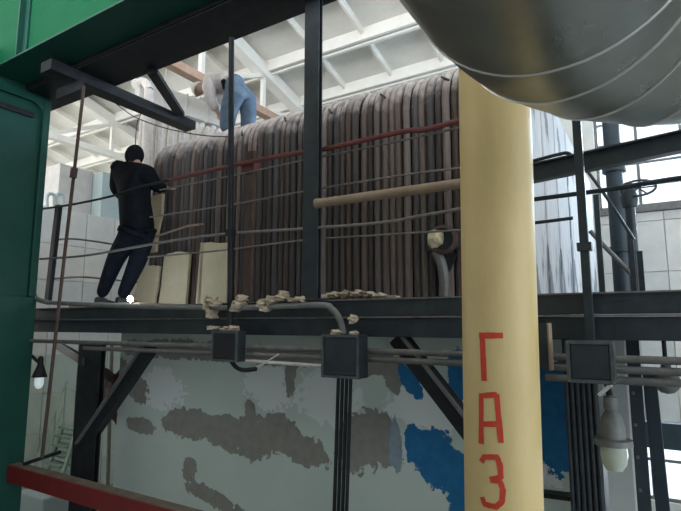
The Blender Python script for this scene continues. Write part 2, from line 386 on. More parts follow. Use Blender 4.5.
# sloping ribbed concrete roof; the other slope lies behind the viewer
struct(MB().hexa([(-28.25, -6.3, roofz(-1) - .9), (12.25, -6.3, roofz(-1) - .9), (12.25, -1, roofz(-1) + .25), (-28.25, -1, roofz(-1) + .25), (-28.25, -6.3, roofz(-1) - .75), (12.25, -6.3, roofz(-1) - .75), (12.25, -1, roofz(-1) + .4), (-28.25, -1, roofz(-1) + .4)]).build('ceiling_rear', M['concrete_roof']))
roof = struct(MB().hexa([(-28, -1, roofz(-1) + .25), (12, -1, roofz(-1) + .25), (12, 12.8, roofz(12.8) + .25), (-28, 12.8, roofz(12.8) + .25),
                         (-28, -1, roofz(-1) + .4), (12, -1, roofz(-1) + .4), (12, 12.8, roofz(12.8) + .4), (-28, 12.8, roofz(12.8) + .4)]).build('ceiling', M['concrete_roof']))
YA = 9.30
for k in range(-3, 3):                        # ribs along the building
    y = YA + 1.4 * k
    for dy in (-.07, .07):
        MB().bar((-28, y + dy, roofz(y + dy) + .10), (12, y + dy, roofz(y + dy) + .12), .09, .28, (0, 0, 1)).build('rib', M['concrete_rib'], roof, .01)
x = -23.3
first = None
while x < 4:                                  # cross ribs down the slope
    if abs((x + 7.9) % 6) > .3:
        if first is None:
            first = MB().bar((x, 4.5, roofz(4.5) + .15), (x, 12.8, roofz(12.8) + .18), .06, .16).build('cross_rib', M['concrete_rib'], roof); x00 = x
        else:
            c = first.copy(); C.objects.link(c); c.location.x += x - x00
    x += 1.30
# roof trusses: top chord along the slope, level bottom chord, web members
for i, tx in enumerate((-19.9, -13.9, -7.9)):
    t = thing('roof_truss', ['roof truss farthest left beyond the panelled partition, pale level chord', 'pale roof truss above the pale panelled partition, behind the dark-clothed worker',
                             'roof truss with brown bottom chord behind the bending man in jeans'][i], 'roof truss', (tx, 9, E + 5.1), 'roof trusses')
    zc = E + 5.14
    MB().bar((tx, 2.5, roofz(2.5) - .06), (tx, 12.5, roofz(12.5) - .02), .30, .30).build('top_chord', M['concrete_rib'], t, .01)
    MB().bar((tx, 2.5, zc), (tx, 12.5, zc), .22, .18).build('bottom_chord', M['chord_brown' if i == 2 else 'concrete_rib'], t, .01)
    ys = [3.2, 5.2, 7.2, 9.2, 11.0]
    for j in range(len(ys) - 1):
        a, b_ = (ys[j], zc), (ys[j + 1], roofz(ys[j + 1]) - .1)
        MB().bar((tx, a[0], a[1]), (tx, b_[0], b_[1]), .10, .10, (0, 1, 0)).build('web_member', M['concrete_rib'], t)
        MB().bar((tx, ys[j + 1], zc), (tx, ys[j + 1], roofz(ys[j + 1]) - .1), .10, .10, (0, 1, 0)).build('web_member', M['concrete_rib'], t)

# panelled partition on the left
XP = -12.0
wl = struct(MB().box((XP - .25, 3.5, 0), (XP - .03, YF - .01, P(72, 211, X=XP).z)).build('wall_partition', M['wall_pale']))
ztop = P(72, 211, X=XP).z; zrow = [ztop]
while zrow[-1] > .9: zrow.append(zrow[-1] - .86)
zrow.append(0)
pp = {}
for j in range(len(zrow) - 1):
    y = 3.5
    while y < 12.4:
        y2 = min(y + .78, YF - .02)
        MB().box((XP - .04, y + .008, zrow[j + 1] + .008), (XP, y2 - .008, zrow[j] - .008)).build('panel', M['wall_panel' if zrow[j] > E else 'lower_panel'], wl, .006)
        y = y2

# ------------------------------------------------------------------ boiler: tube wall, casings
RB = .38
al = ray(460, 68); al = math.atan2(al.z, al.y)
yc = YW + RB
zc = (yc * math.sin(al) - RB - .035) / math.cos(al) + E     # centre height of the bend
XL, XR = P(153, 200, Y=YW).x, -.92
boiler = thing('boiler', 'large old boiler with bare rusty tube wall and mint and blue casing below', 'boiler', ((XL + XR) / 2, YW, 0))
dusty(M['tube'], zc - .15, zc + RB + .04, (.60, .55, .54))  # tube bends: dust plus painted rim light
pitch = .078; nt_ = int((XR - XL) / pitch)
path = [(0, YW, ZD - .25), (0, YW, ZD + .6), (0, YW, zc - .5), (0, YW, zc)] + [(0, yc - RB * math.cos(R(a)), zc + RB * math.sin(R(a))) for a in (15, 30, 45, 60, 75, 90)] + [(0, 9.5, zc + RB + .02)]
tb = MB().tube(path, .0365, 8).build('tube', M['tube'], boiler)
bx = tb.location.x
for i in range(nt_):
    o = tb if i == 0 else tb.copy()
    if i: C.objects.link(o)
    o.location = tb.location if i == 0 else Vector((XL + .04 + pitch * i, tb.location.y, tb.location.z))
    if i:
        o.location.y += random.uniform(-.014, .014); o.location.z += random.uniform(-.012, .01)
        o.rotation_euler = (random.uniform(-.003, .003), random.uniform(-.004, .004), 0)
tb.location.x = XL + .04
# backing wall behind the tubes
MB().box((XL, YW + .05, ZD - .25), (XR + .05, YW + .16, zc + .1)).build('backing_wall', mat('soot', (.02, .017, .016), .95, 0, (.05, .04, .035), 5), boiler)
# crown deck and side casings
MB().box((XL + .05, yc + .1, zc + RB - .14), (XR, 9.6, zc + RB - .03)).build('crown_deck', M['insulation'], boiler)
ys = [YW + .06, 5.0, 5.75, 6.6, 7.8, 9.6]
for a, b_ in zip(ys[:-1], ys[1:]):
    MB().box((XR - .05, a + .02, ZD - .2), (XR + .10, b_ - .02, zc + .36)).build('side_panel', M['insulation'], boiler, .02)
MB().box((XR - .12, YW + .06, ZD - .25), (XR - .02, 9.6, zc + .3)).build('side_backing', M['black_steel'], boiler)
MB().box((XL - .04, YW + .2, ZD - .2), (XL + .10, 9.6, zc + .15)).build('end_panel', M['insulation'], boiler, .02)
# lower casing, front and right end
xl0 = P(116, 420, Y=YL).x
MB().box((xl0, YL, 0), (XR + .35, YL + .5, ZD - .12)).build('lower_casing', M['casing'], boiler, .02)
MB().box((xl0, YL + .5, 0), (XR + .1, 9.6, ZD - .14)).build('lower_body', M['wall_pale'], boiler)
# short studs welded to the bends
for (sx, sy) in ((177, 157), (209, 147), (244, 135), (287, 121), (332, 113), (384, 98), (446, 81)):
    a = P(sx, sy, Y=YW + .02); MB().tube([a + Vector((-.05, .02, .06)), a + Vector((.06, -.10, -.05))], .011, 6).build('stud', M['black_steel'], boiler)
# flange plate with plug, cut-out below
g = MB().box(P(426, 252, Y=YW - .05), P(457, 229, Y=YW - .09)).build('plug_plate', M['blue_black_steel'], boiler, .006)
MB().lump(P(435, 239, Y=YW - .11), (.075, .05, .085), 3, 2, .25).build('plug', M['cream'], boiler)
MB().lathe(P(444, 240, Y=YW - .09), [(.13, 0), (.13, .04), (.10, .05), (.09, .01)], 18, (0, -1, 0)).build('flange_ring', M['brown_rust'], boiler)
MB().prism([P(438, 253, Y=YW - .06), P(457, 253, Y=YW - .06), P(449, 272, Y=YW - .06)], (0, .02, 0)).build('gusset', M['black_steel'], boiler)
MB().tube(bez([P(436, 252, Y=YW - .07), P(441, 262, Y=YW - .09), P(444, 278, Y=YW - .08), P(444, 296, Y=YW - .06)], 4), .045, 8).build('drain_pipe', M['grey_steel'], boiler)

# row of white insulated tubes rising behind the left end of the boiler
bank = thing('riser_bank', 'row of white crusted vertical tubes behind the left end of the tube wall', 'tube bank', (P(180, 130, Y=6.2).x, 6.2, 0))
for k in range(15):
    px = 143 + 5.7 * k; yy = 6.2 + .03 * (k % 2); q = P(px, 109 + 1.5 * k + random.uniform(-2, 2), Y=yy); xx, zt = q.x, q.z
    pts = [(xx, yy, 0), (xx, yy, zt - .8), (xx + random.uniform(-.015, .015), yy, zt - .35), (xx + random.uniform(-.02, .02), yy + .02, zt - .1), (xx, yy + .06, zt)]
    MB().tube(pts, [.068, .066, .06, .064, .045], 9).build('riser_tube', M['white_pipe'], bank)
t = thing('vent_pipe', 'white crusted pipe with round end bent over above the boiler left end', 'pipe', P(147, 145, Y=6.0))
MB().tube(bez([(P(148, 150, Y=6.0).x, 6.0, 0), (P(148, 150, Y=6.0).x, 6.0, E), P(148, 112, Y=6.0), P(149, 90, Y=6.0), P(144, 82, Y=6.0), P(138, 84, Y=5.95)], 5), .085, 12).build('pipe', M['white_pipe'], t)
MB().lathe(P(137, 84, Y=5.94), [(0, .05), (.10, .05), (.10, -.02), (.0, -.02)], 14, P(131, 88, Y=5.8) - P(137, 84, Y=5.94)).build('end_disc', M['cap_white'], t)
# grey box duct running back over the boiler
a, b_ = P(150, 99, Y=6.6), P(231, 131, Y=9.5)
t = thing('box_duct', 'long pale grey box duct behind the bending man', 'duct', a)
MB().bar(P(137, 93, Y=7.2), P(224, 122, Y=9.2), .5, .52).build('duct_body', M['duct_grey'], t, .01)
for f in (.3, .7):
    c = P(137, 93, Y=7.2).lerp(P(224, 122, Y=9.2), f); MB().tube([c + Vector((0, 0, .2)), (c.x, c.y, roofz(c.y) + .26)], .015, 6).build('hanger', M['duct_grey'], t)
for f in (.25, .5, .75):
    c = P(137, 93, Y=7.2).lerp(P(224, 122, Y=9.2), f); d = (P(224, 122, Y=9.2) - P(137, 93, Y=7.2)).normalized()
    MB().bar(c - d * .02, c + d * .02, .55, .57).build('joint_flange', M['duct_grey'], t)

# insulation boards leaning on the tube wall
def board(pts, lab, seed):
    rnd = random.Random(seed); out = []
    for i in range(len(pts)):
        a, b_ = Vector(pts[i]), Vector(pts[(i + 1) % len(pts)])
        for k in range(5):
            q = a.lerp(b_, k / 5) + (Vector((rnd.uniform(-.6, .6), rnd.uniform(-.6, .6))) if k else Vector((0, 0)))
            out.append(P(q.x, q.y, Y=YW - .06))
    for q in out: q.z = max(q.z, ZD)
    o = MB().prism(out, (0, -.045, 0)).build('insulation_board', M['cream'], None, .006); return tag(o, lab, 'insulation board', 'insulation boards on the tube wall')
board([(134, 305), (157, 305), (162, 266), (146, 266)], 'leftmost short cream insulation board beside the worker shoes', 1)
board([(161, 305), (188, 305), (192, 253), (178, 252), (167, 256)], 'middle cream insulation board against the tube wall', 2)
board([(197, 305), (229, 305), (229, 243), (203, 243)], 'tallest cream insulation board beside the black hanger conduit', 3)
o = MB().prism([P(*q, Y=YW - .05) for q in ((153, 197), (165, 194), (164, 215), (160, 232), (158, 252), (151, 254), (153, 236), (156, 218))], (0, -.04, 0)).build('insulation_strip', M['cream'], None, .006)
tag(o, 'torn cream insulation strip hanging beside the worker in black', 'insulation')
tag(MB().tube([P(201, 222, Y=YW - .14), P(194, 304, Y=YW - .16)], .016, 8).build('steel_bar', M['brown_rust']), 'rusty bar leaning between the cream insulation boards', 'steel bar')
o = MB().tube([P(148, 239, Y=YW - .20), P(188, 226, Y=YW - .16), P(203, 224, Y=YW - .14)], .014, 8).build('steel_rod', M['tan_pipe']); tag(o, 'tan rod sloping across the tubes behind the worker', 'steel rod')

# ------------------------------------------------------------------ platform with front beam
XB0, XB1 = -6.9, 3.4
plat = thing('platform', 'dark steel platform in front of the boiler tubes', 'platform', (-1.5, YB, 0))
zm = P(400, 317, Y=YB).z
MB().box((XB0, YB, zm + .008), (XB1, YB + .03, ZD)).build('upper_web', M['blue_black_steel'], plat, .004)
MB().box((XB0, YB - .02, zm - .006), (XB1, YB + .10, zm + .006)).build('flange', M['grey_steel'], plat)
MB().box((XB0, YB, ZBB), (XB1, YB + .03, zm - .008)).build('lower_web', M['blue_black_steel'], plat, .004)
MB().box((XB0, YB - .015, ZD - .004), (XB1, YB + .08, ZD + .006)).build('flange', M['grey_steel'], plat)
MB().box((XB0, YB + .03, ZBB + .02), (XB1, YB + .14, ZBB + .035)).build('flange', M['black_steel'], plat)
nd = 9
for k in range(nd):
    a = XB0 + (XR - XB0) * k / nd; b_ = XB0 + (XR - XB0) * (k + 1) / nd
    MB().box((a + .004, YB + .08, ZD - .02), (b_ - .004, YW - .045, ZD)).build('deck_plate', M['black_steel'], plat)
for k in range(4):
    a = XR + (XB1 - XR) * k / 4; b_ = XR + (XB1 - XR) * (k + 1) / 4
    MB().box((a + .004, YB + .08, ZD - .02), (b_ - .004, 6.2, ZD)).build('deck_plate', M['black_steel'], plat)
for k in range(12):
    xx = XB0 + .3 + k * .85; MB().box((xx, YB + .03, ZBB + .03), (xx + .06, YL - .02, ZD - .025)).build('joist', M['black_steel'], plat)
# plate and support columns under the platform
def column(px0, px1, Y, y0, y1, m, label, wide=None):
    a = P(px0, (y0 + y1) / 2, Y=Y).x; b_ = P(px1, (y0 + y1) / 2, Y=Y).x; ztop = P((px0 + px1) / 2, y0, Y=Y).z
    t = thing('steel_column', label, 'column', ((a + b_) / 2, Y, 0)); d = .055
    MB().box((a, Y, 0), (b_, Y + .014, ztop)).build('flange', M[m], t)
    MB().box((a, Y + d, 0), (b_, Y + d + .014, ztop)).build('flange', M[m], t)
    MB().box(((a + b_) / 2 - .007, Y + .014, 0), ((a + b_) / 2 + .007, Y + d, ztop)).build('web', M[m], t)
    return t
column(74, 96, 3.45, 344, 500, 'black_steel', 'black steel column under the platform left of the mint casing')
def brace(p0, p1, Y, wd, lab):
    a, b_ = P(*p0, Y=Y), P(*p1, Y=Y)
    t = thing('diagonal_brace', lab, 'brace', b_ if b_.z < a.z else a)
    MB().bar(a, b_, .09, wd, (0, 0, 1)).build('angle_leg', M['black_steel'], t)
    d = (b_ - a).normalized(); n = Vector((0, 1, 0)).cross(d) * (wd / 2)
    if n.z < 0: n = -n
    MB().bar(a + n * .8 + Vector((0, -.06, 0)), b_ + n * .8 + Vector((0, -.06, 0)), .05, .02).build('angle_edge', M['grey_steel'], t)
brace((152, 346), (84, 446), 3.5, .13, 'black diagonal brace from platform to black column on the left')
brace((398, 337), (478, 440), 3.5, .13, 'dark diagonal brace over the blue paint beside the yellow pipe')
MB_ = MB().bar(P(56, 344, Y=3.9), P(86, 362, Y=3.46), .05, .10)
tag(MB_.build('bracket', M['black_steel'], None, .004), 'short black bracket sloping to the black column beside the gooseneck lamp', 'bracket')

# posts, conduits on the platform edge
HZ = P(313, 3, Y=YB).z                     # underside of the overhead steelwork
xa, xb = P(303.5, 150, Y=YB - .06).x, P(318, 150, Y=YB - .06).x
t = thing('steel_post', 'wide dark steel post in front of the tubes, end of the tan pipe', 'post', ((xa + xb) / 2, YB - .05, ZD))
MB().box((xa, YB - .06, ZD + .006), (xb, YB - .045, HZ)).build('flange', M['blue_black_steel'], t, .002)
MB().box((xa, YB - .012, ZD + .006), (xb, YB + .0, HZ)).build('flange', M['blue_black_steel'], t, .002)
MB().box(((xa + xb) / 2 - .008, YB - .045, ZD + .006), ((xa + xb) / 2 + .008, YB - .012, HZ)).build('web', M['blue_black_steel'], t)
MB().box((xa - .03, YB - .07, ZD + .006), (xb + .03, YB + .07, ZD + .02)).build('base_plate', M['blue_black_steel'], t)
t = thing('hanger_conduit', 'thin black vertical conduit crossing the bending man jeans', 'conduit', P(228, 330, Y=3.25))
MB().tube([P(231.5, 38, Y=3.28), P(230, 332, Y=3.28)], .026, 10).build('pipe', M['black_steel'], t)
MB().box(P(225, 236, Y=3.25), P(236, 230, Y=3.32)).build('clip', M['black_steel'], t)
xa = P(246, 220, Y=3.56).x; xb = P(254, 220, Y=3.56).x
t = thing('rusty_post', 'rusty brown flat post right of the black hanger conduit', 'post', (xa, 3.56, ZD))
MB().box((xa, 3.535, ZD), (xb, 3.575, P(250, 152, Y=3.56).z)).build('upright', M['brown_rust'], t, .004)
MB().box((xa - .02, 3.505, P(250, 172, Y=3.55).z), (xb + .03, 3.58, P(250, 164, Y=3.55).z)).build('clamp', M['red_rail'], t)
o = MB().bar(P(59, 205, Y=3.45), P(48, 301, Y=3.45), .09, .05, (0, 1, 0)).build('railing_post', M['black_steel'], None, .004)
tag(o, 'leaning black railing post beside the green column', 'post')
t = thing('hanging_rod', 'thin brown rod hanging down beside the green column', 'rod', P(42, 458, Y=2.95))
MB().tube([P(84, 86, Y=3.005), P(64, 260, Y=2.95), P(42, 458, Y=2.95)], .017, 8).build('rod', M['brown_rust'], t)
MB().bar(P(74.5, 168, Y=2.95), P(73, 178, Y=2.95), .05, .05).build('clamp', M['brown_rust'], t)

def rail(pts, Y, r, m, name, lab, cat='rail', n=8, grp=None, par=None):
    p3 = [P(q[0], q[1], Y=(q[2] if len(q) > 2 else Y)) for q in pts]
    o = MB().tube(bez(p3, 5), r, n).build(name, M[m])
    return tag(o, lab, cat, grp)
rail([(42, 209), (75, 204), (112, 196), (140, 187), (168, 180.5)], 3.42, .014, 'black_steel', 'railing_cable', 'dark upper railing cable crossing the worker back', 'cable')
rail([(168, 180.5), (230, 166), (285, 155), (327, 148.5), (400, 132), (425, 129.5), (460, 120.5)], 3.48, .022, 'red_rail', 'red_rail', 'red top rail running across the tube wall to the yellow pipe', 'rail')
rail([(160, 190), (230, 176), (300, 161), (380, 145), (460, 127.5)], 3.52, .009, 'wire', 'railing_wire', 'thin pale wire just below the red top rail', 'wire')
rail([(150, 217), (230, 205), (300, 192), (397, 176), (460, 168)], 3.52, .009, 'wire', 'railing_wire', 'thin wire between the red rail and the tan pipe', 'wire')
rail([(40, 259), (82, 256), (125, 249), (170, 241), (225, 234), (300, 229), (378, 223), (420, 216), (462, 208.5)], 3.36, .013, 'wire', 'railing_cable', 'grey sagging lower railing cable passing the worker thighs', 'cable')
rail([(148, 257), (225, 250), (300, 240.5), (380, 235), (460, 230)], 3.52, .008, 'wire', 'railing_wire', 'lowest thin wire across the tube wall above the insulation boards', 'wire')
rail([(53, 240, 3.45), (75, 239, 3.7), (112, 244, 4.2), (152, 250, 4.6)], 6.0, .012, 'wire', 'guard_wire', 'upper thin guard wire before the panelled partition', 'wire')
rail([(50, 279, 3.45), (80, 277, 3.7), (106, 279, 4.1), (152, 284, 4.6)], 6.0, .012, 'wire', 'guard_wire', 'lower thin guard wire before the panelled partition', 'wire')
rail([(115, 103), (135, 117), (165, 128), (200, 135), (230, 137)], 3.6, .006, 'black_steel', 'loose_wire', 'thin black loose wire drooping above the worker head', 'wire')
rail([(141, 114), (137, 124), (135, 148)], 3.8, .005, 'black_steel', 'drop_wire', 'thin black wire dropping onto the worker cap', 'wire')
t = thing('tan_pipe', 'tan brown horizontal pipe between the wide post and the yellow pipe', 'pipe', P(387, 195, Y=3.3))
MB().tube([P(317, 203.5, Y=3.31), P(462, 183.5, Y=3.31)], .036, 14).build('pipe', M['tan_pipe'], t)
MB().tube([P(316, 203.6, Y=3.31), P(320, 203.1, Y=3.31)], .04, 14).build('end_collar', M['tan_pipe'], t)

# grey-green conduit from column along the beam into the middle junction box
rail([(40, 205), (36, 250), (33, 286), (36, 298), (48, 302.5)], 3.30, .028, 'green_pipe', 'green_conduit', 'green conduit bend at the foot of the green column', 'conduit', 10)
rail([(48, 302.5), (120, 306), (200, 307.5), (250, 307.5), (318, 305), (332, 309), (340, 320), (343.5, 334)], 3.30, .025, 'conduit_dusty', 'grey_conduit', 'dusty grey conduit along the platform edge bending down into the middle box', 'conduit', 10)
# cable tray of three conduits below the beam
def zline(y0, y1, Y): return P(100, y0, Y=Y), P(690, y1, Y=Y)
for k, (dy, r) in enumerate(((0, .022), (.058, .022), (.115, .022))):
    z0 = P(430, 353.5, Y=3.27).z - dy
    x0, x1 = (-6.4 if k == 0 else -5.2 if k == 1 else P(545, 360, Y=3.27).x), 3.0
    o = MB().tube([(x0, 3.27, z0), (x0 + (x1 - x0) * .4, 3.27, z0 + .004), (x1, 3.27, z0)], r, 10).build('cable_conduit', M['grey_steel'])
    tag(o, ['uppermost grey conduit of the run below the platform beam', 'second grey conduit of the run below the platform beam', 'lowest grey conduit, only right of the yellow pipe'][k], 'conduit', 'conduits below the beam')
o = MB().tube([P(238, 360, Y=3.27), P(324, 366, Y=3.27)], .014, 8).build('pale_conduit', M['white_pipe']); tag(o, 'short pale conduit between the left and middle junction boxes', 'conduit')

def junction(px0, px1, y0, y1, Y, depth, lab, lidm='blue_black_steel'):
    a, b_ = P(px0, y1, Y=Y), P(px1, y0, Y=Y)
    t = thing('junction_box', lab, 'junction box', ((a.x + b_.x) / 2, Y, min(a.z, b_.z)), 'junction boxes below the beam')
    MB().box((a.x, Y, a.z), (b_.x, Y + depth, b_.z)).build('body', M['blue_black_steel'], t, .008)
    e = .018; f = MB()
    f.box((a.x, Y - .012, a.z), (a.x + e, Y, b_.z)); f.box((b_.x - e, Y - .012, a.z), (b_.x, Y, b_.z)); f.box((a.x + e, Y - .012, a.z), (b_.x - e, Y, a.z + e)); f.box((a.x + e, Y - .012, b_.z - e), (b_.x - e, Y, b_.z))
    f.build('lid_rim', M['rim_steel'], t)
    lid = MB().box((a.x + e + .004, Y - .008, a.z + e + .004), (b_.x - e - .004, Y, b_.z - e - .004)).build('lid', M[lidm], t, .004)
    for cx in (a.x + e / 2, b_.x - e / 2):
        for cz in (a.z + e / 2, b_.z - e / 2): MB().lathe((cx, Y - .012, cz), [(.007, 0), (.007, .006), (0, .007)], 8, (0, -1, 0)).build('screw', M['grey_steel'], lid)
    return t
junction(322, 359, 335, 377, 3.10, .13, 'middle dark junction box with four tubes running down below')
junction(212, 238, 331, 361, 3.16, .10, 'leftmost small black junction box at the foot of the hanger conduit', 'black_steel')
junction(568, 613, 341, 382, 3.02, .12, 'rightmost dark junction box right of the yellow pipe')
for k in range(4):
    o = MB().tube([P(338.5 + 4.1 * k, 377, Y=3.17), P(334 + 4.1 * k, 520, Y=3.17)], .0135, 8).build('drop_conduit', M['black_steel'])
    tag(o, ['leftmost', 'second', 'third', 'rightmost'][k] + ' of four black tubes running down from the middle junction box', 'conduit', 'tubes below the middle box')
rail([(231, 361), (236, 367), (243, 370), (256, 369)], 3.18, .018, 'black_steel', 'cable_stub', 'black cable stub curling out below the leftmost junction box', 'cable')
rail([(256, 368.5), (266, 362), (279, 354)], 3.2, .006, 'white_pipe', 'thin_wire', 'thin pale wire end beside the black cable stub', 'wire')

# rubble of broken insulation on the platform edge
def heap(spec, lab, seed):
    t = thing('insulation_rubble', lab, 'rubble', P(spec[0][0], spec[0][1] + 4, Y=YB + .02), 'insulation rubble on the platform edge')
    for i, (px, py, rx, rz, Y) in enumerate(spec):
        s = 3.7 / 512
        MB().lump(P(px, py, Y=Y), (rx * s, .07, rz * s), seed + i, 2, .5).build('lump', M['rubble'], t)
heap([(212, 299, 9, 4, 3.30), (208, 306, 4, 6, 3.28), (216, 304, 6, 5, 3.28), (212, 314, 3, 6, 3.28)], 'cream rubble lump drooping over the conduit left of the hanger conduit', 10)
heap([(238, 304, 7, 6, 3.27), (242, 298, 4, 4, 3.29), (235, 309, 3, 3, 3.27)], 'compact rubble lump just right of the black hanger conduit', 20)
heap([(262, 304, 6, 5, 3.29), (272, 300, 7, 5, 3.31), (283, 297, 7, 4, 3.32), (284, 293, 3, 3, 3.33), (294, 300, 7, 3, 3.33), (266, 309, 3, 4, 3.28), (302, 299, 5, 3, 3.33)], 'jagged rubble heap left of the wide steel post', 30)
heap([(324, 297, 6, 3, 3.5), (334, 295, 8, 3.5, 3.55), (346, 294, 8, 4, 3.6), (357, 294, 8, 4, 3.6), (369, 294.5, 8, 3.5, 3.6), (380, 296, 8, 3, 3.55), (392, 297, 8, 2, 3.5)], 'long low rubble heap right of the wide steel post', 40)
heap([(213, 328, 4, 2.5, 3.2), (226, 329, 5, 2.5, 3.2), (234, 328, 4, 3.5, 3.2)], 'pale debris lumps on top of the leftmost junction box', 50)
heap([(353, 319, 3, 4, 3.26), (336, 332, 4, 3, 3.16), (354, 333, 3, 2, 3.16)], 'small debris lumps at the conduit above the middle junction box', 60)

# ------------------------------------------------------------------ green column and overhead girder
GYF = 3.30                                # far edge of the column
xr = P(37, 290, Y=GYF).x; gz1 = P(53, 72, Y=GYF).z; gy0 = 1.9
t = thing('green_column', 'massive green painted steel column at the left edge', 'column', (xr - .35, 2.6, 0))
MB().box((xr - .7, gy0, 0), (xr - .05, GYF, gz1)).build('shaft', M['green_dark'], t)
zsp = P(30, 297, X=xr).z
fe = P(40, 160, X=xr).y                   # inner edge of the far flange strip
MB().box((xr - .05, fe, zsp + .003), (xr, GYF, gz1)).build('edge_flange', M['green_dark'], t, .012)
MB().box((xr - .05, gy0, zsp + .003), (xr, gy0 + .12, gz1)).build('edge_flange', M['green_dark'], t, .012)
MB().box((xr - .05, gy0, 0), (xr + .012, GYF, zsp)).build('cover_plate', M['green_dark'], t, .006)
zi = P(20, 96, X=xr).z; rr_ = .16
MB().prism([(xr, gy0 + .12, zi), (xr, gy0 + .12, gz1), (xr, fe - .001, gz1), (xr, fe - .001, zi - rr_)] + [(xr, fe - rr_ + rr_ * math.cos(R(a)), zi - rr_ + rr_ * math.sin(R(a))) for a in (15, 30, 45, 60, 75, 90)], (-.05, 0, 0)).build('head_plate', M['green_dark'], t, .012)
za_ = P(33, 117, X=xr - .05); zb_ = P(0, 104, X=xr - .05)
MB().box((xr - .05, gy0 + .2, za_.z - .02), (xr - .02, za_.y, za_.z + .05)).build('slot_cover', M['black_steel'], t, .012)

XG = -1.7
GH = P(15, 57, Y=2.57).z                  # underside of girder flange
t = thing('crane_girder', 'bright green overhead crane girder across the top left corner', 'girder', (-3, 2.9, GH))
MB().box((-9, 2.66, GH + .02), (XG, 2.68, GH + 1.5)).build('web', M['green_bright'], t)  # lit web and shaded flange and stiffener put into two greens
MB().box((-9, 2.57, GH), (XG, 3.0, GH + .02)).build('bottom_flange', M['green_dark'], t, .003)
for px in (19, 300):
    c = P(px, 30, Y=2.6).x; MB().box((c - .012, 2.585, GH + .021), (c + .012, 2.659, GH + 1.45)).build('stiffener', M['green_dark'], t)
sx = P(19, 30, Y=2.6).x
MB().box((sx - .10, 2.64, GH + .021), (sx + .10, 2.659, GH + 1.45)).build('shade_strip', M['green_dark'], t)  # dark strip painting the stiffener's shaded side onto the web
bz = HZ
t = thing('bracing_beam', 'black horizontal bracing beam below the green girder', 'beam', (-3, 3.2, bz))
MB().box((-9, 3.0, bz), (XG, YB + .08, bz + .012)).build('bottom_plate', M['black_steel'], t)
MB().box((-9, YB + .06, bz + .012), (XG, YB + .08, GH + .5)).build('side_plate', M['black_steel'], t)
MB().box((-9, 2.98, bz + .012), (XG, 2.999, GH + .5)).build('side_plate', M['black_steel'], t)
a = P(100, 82, Z=bz); b_ = P(196, 121, Z=bz)
t = thing('cantilever_bracket', 'black bracket arm with strut reaching out over the worker head', 'bracket', (a.x, 3.5, bz))
MB().bar((b_.x - .10, 2.72, bz - .062), (b_.x - .10, b_.y, bz - .062), .20, .12).build('arm', M['black_steel'], t, .004)
MB().bar(P(152, 71, Z=bz - .03), P(180, 114, Z=bz - .03), .12, .05).build('strut', M['black_steel'], t)
MB().lathe(P(100, 68, Z=GH), [(.0, -.05), (.06, -.05), (.06, 0), (0, 0)], 12).build('bolt_head', M['green_dark'], t)
for q in ((62, 68), (78, 72), (48, 70)): MB().lathe(P(*q, Z=GH), [(.0, -.03), (.025, -.03), (.025, 0), (0, 0)], 6).build('bolt', M['green_dark'], t)
MB().box(P(56, 99, Y=2.99), P(84, 80, Y=3.02)).build('gusset', M['black_steel'], t)

# ------------------------------------------------------------------ red beam at the bottom left
a, b_ = P(20, 463, Y=2.75), P(190, 507, Y=2.75)
a = P(20, 463, Y=3.25); zr = (a.z + P(180, 504, Y=3.25).z) / 2
t = thing('red_beam', 'dusty dark red horizontal beam at the bottom left', 'beam', (-3.5, 3.2, zr - .18))
MB().box((xr + .013, 3.12, zr - .18), (-1.2, 3.25, zr)).build('beam', M['red_beam'], t, .008)
MB().box((xr + .02, 3.13, zr), (-1.2, 3.245, zr + .006)).build('dust_layer', M['dust'], t)
MB().tube([P(24, 464, Y=3.2), P(60, 452, Y=3.35)], .02, 8).build('handle_bar', M['black_steel'], t)

# ------------------------------------------------------------------ yellow gas pipe with painted letters
YP = 2.87
pt, pb = P(494, 90, Y=YP), P(503.5, 505, Y=YP); RPP = .199
cy = YP
def cxz(z): return pb.x + (pt.x - pb.x) * (z - pb.z) / (pt.z - pb.z)
cx = cxz(0)
gas = thing('gas_pipe', 'thick yellow gas pipe with red painted letters', 'pipe', (cx, cy, 0))
MB().tube([(cx, cy, .0), (cxz(E + 3.6), cy, E + 3.6)], RPP, 48).build('pipe', M['yellow'], gas)
MB().lathe((cx, cy, .0), [(RPP, 0), (RPP + .1, 0), (RPP + .1, .03), (RPP, .03)], 40).build('base_flange', M['yellow'], gas)
def on_pipe(px, py, lift=.0025):
    d = ray(px, py); A = d.x ** 2 + d.y ** 2; r = RPP + lift; c_ = cxz(E)
    for _ in range(4):
        B = -2 * (d.x * c_ + d.y * cy); Cc = c_ * c_ + cy * cy - r * r
        tt = (-B - math.sqrt(max(B * B - 4 * A * Cc, 0))) / (2 * A); q = EYE + d * tt; c_ = cxz(q.z)
    return math.atan2(q.y - cy, q.x - c_), q.z
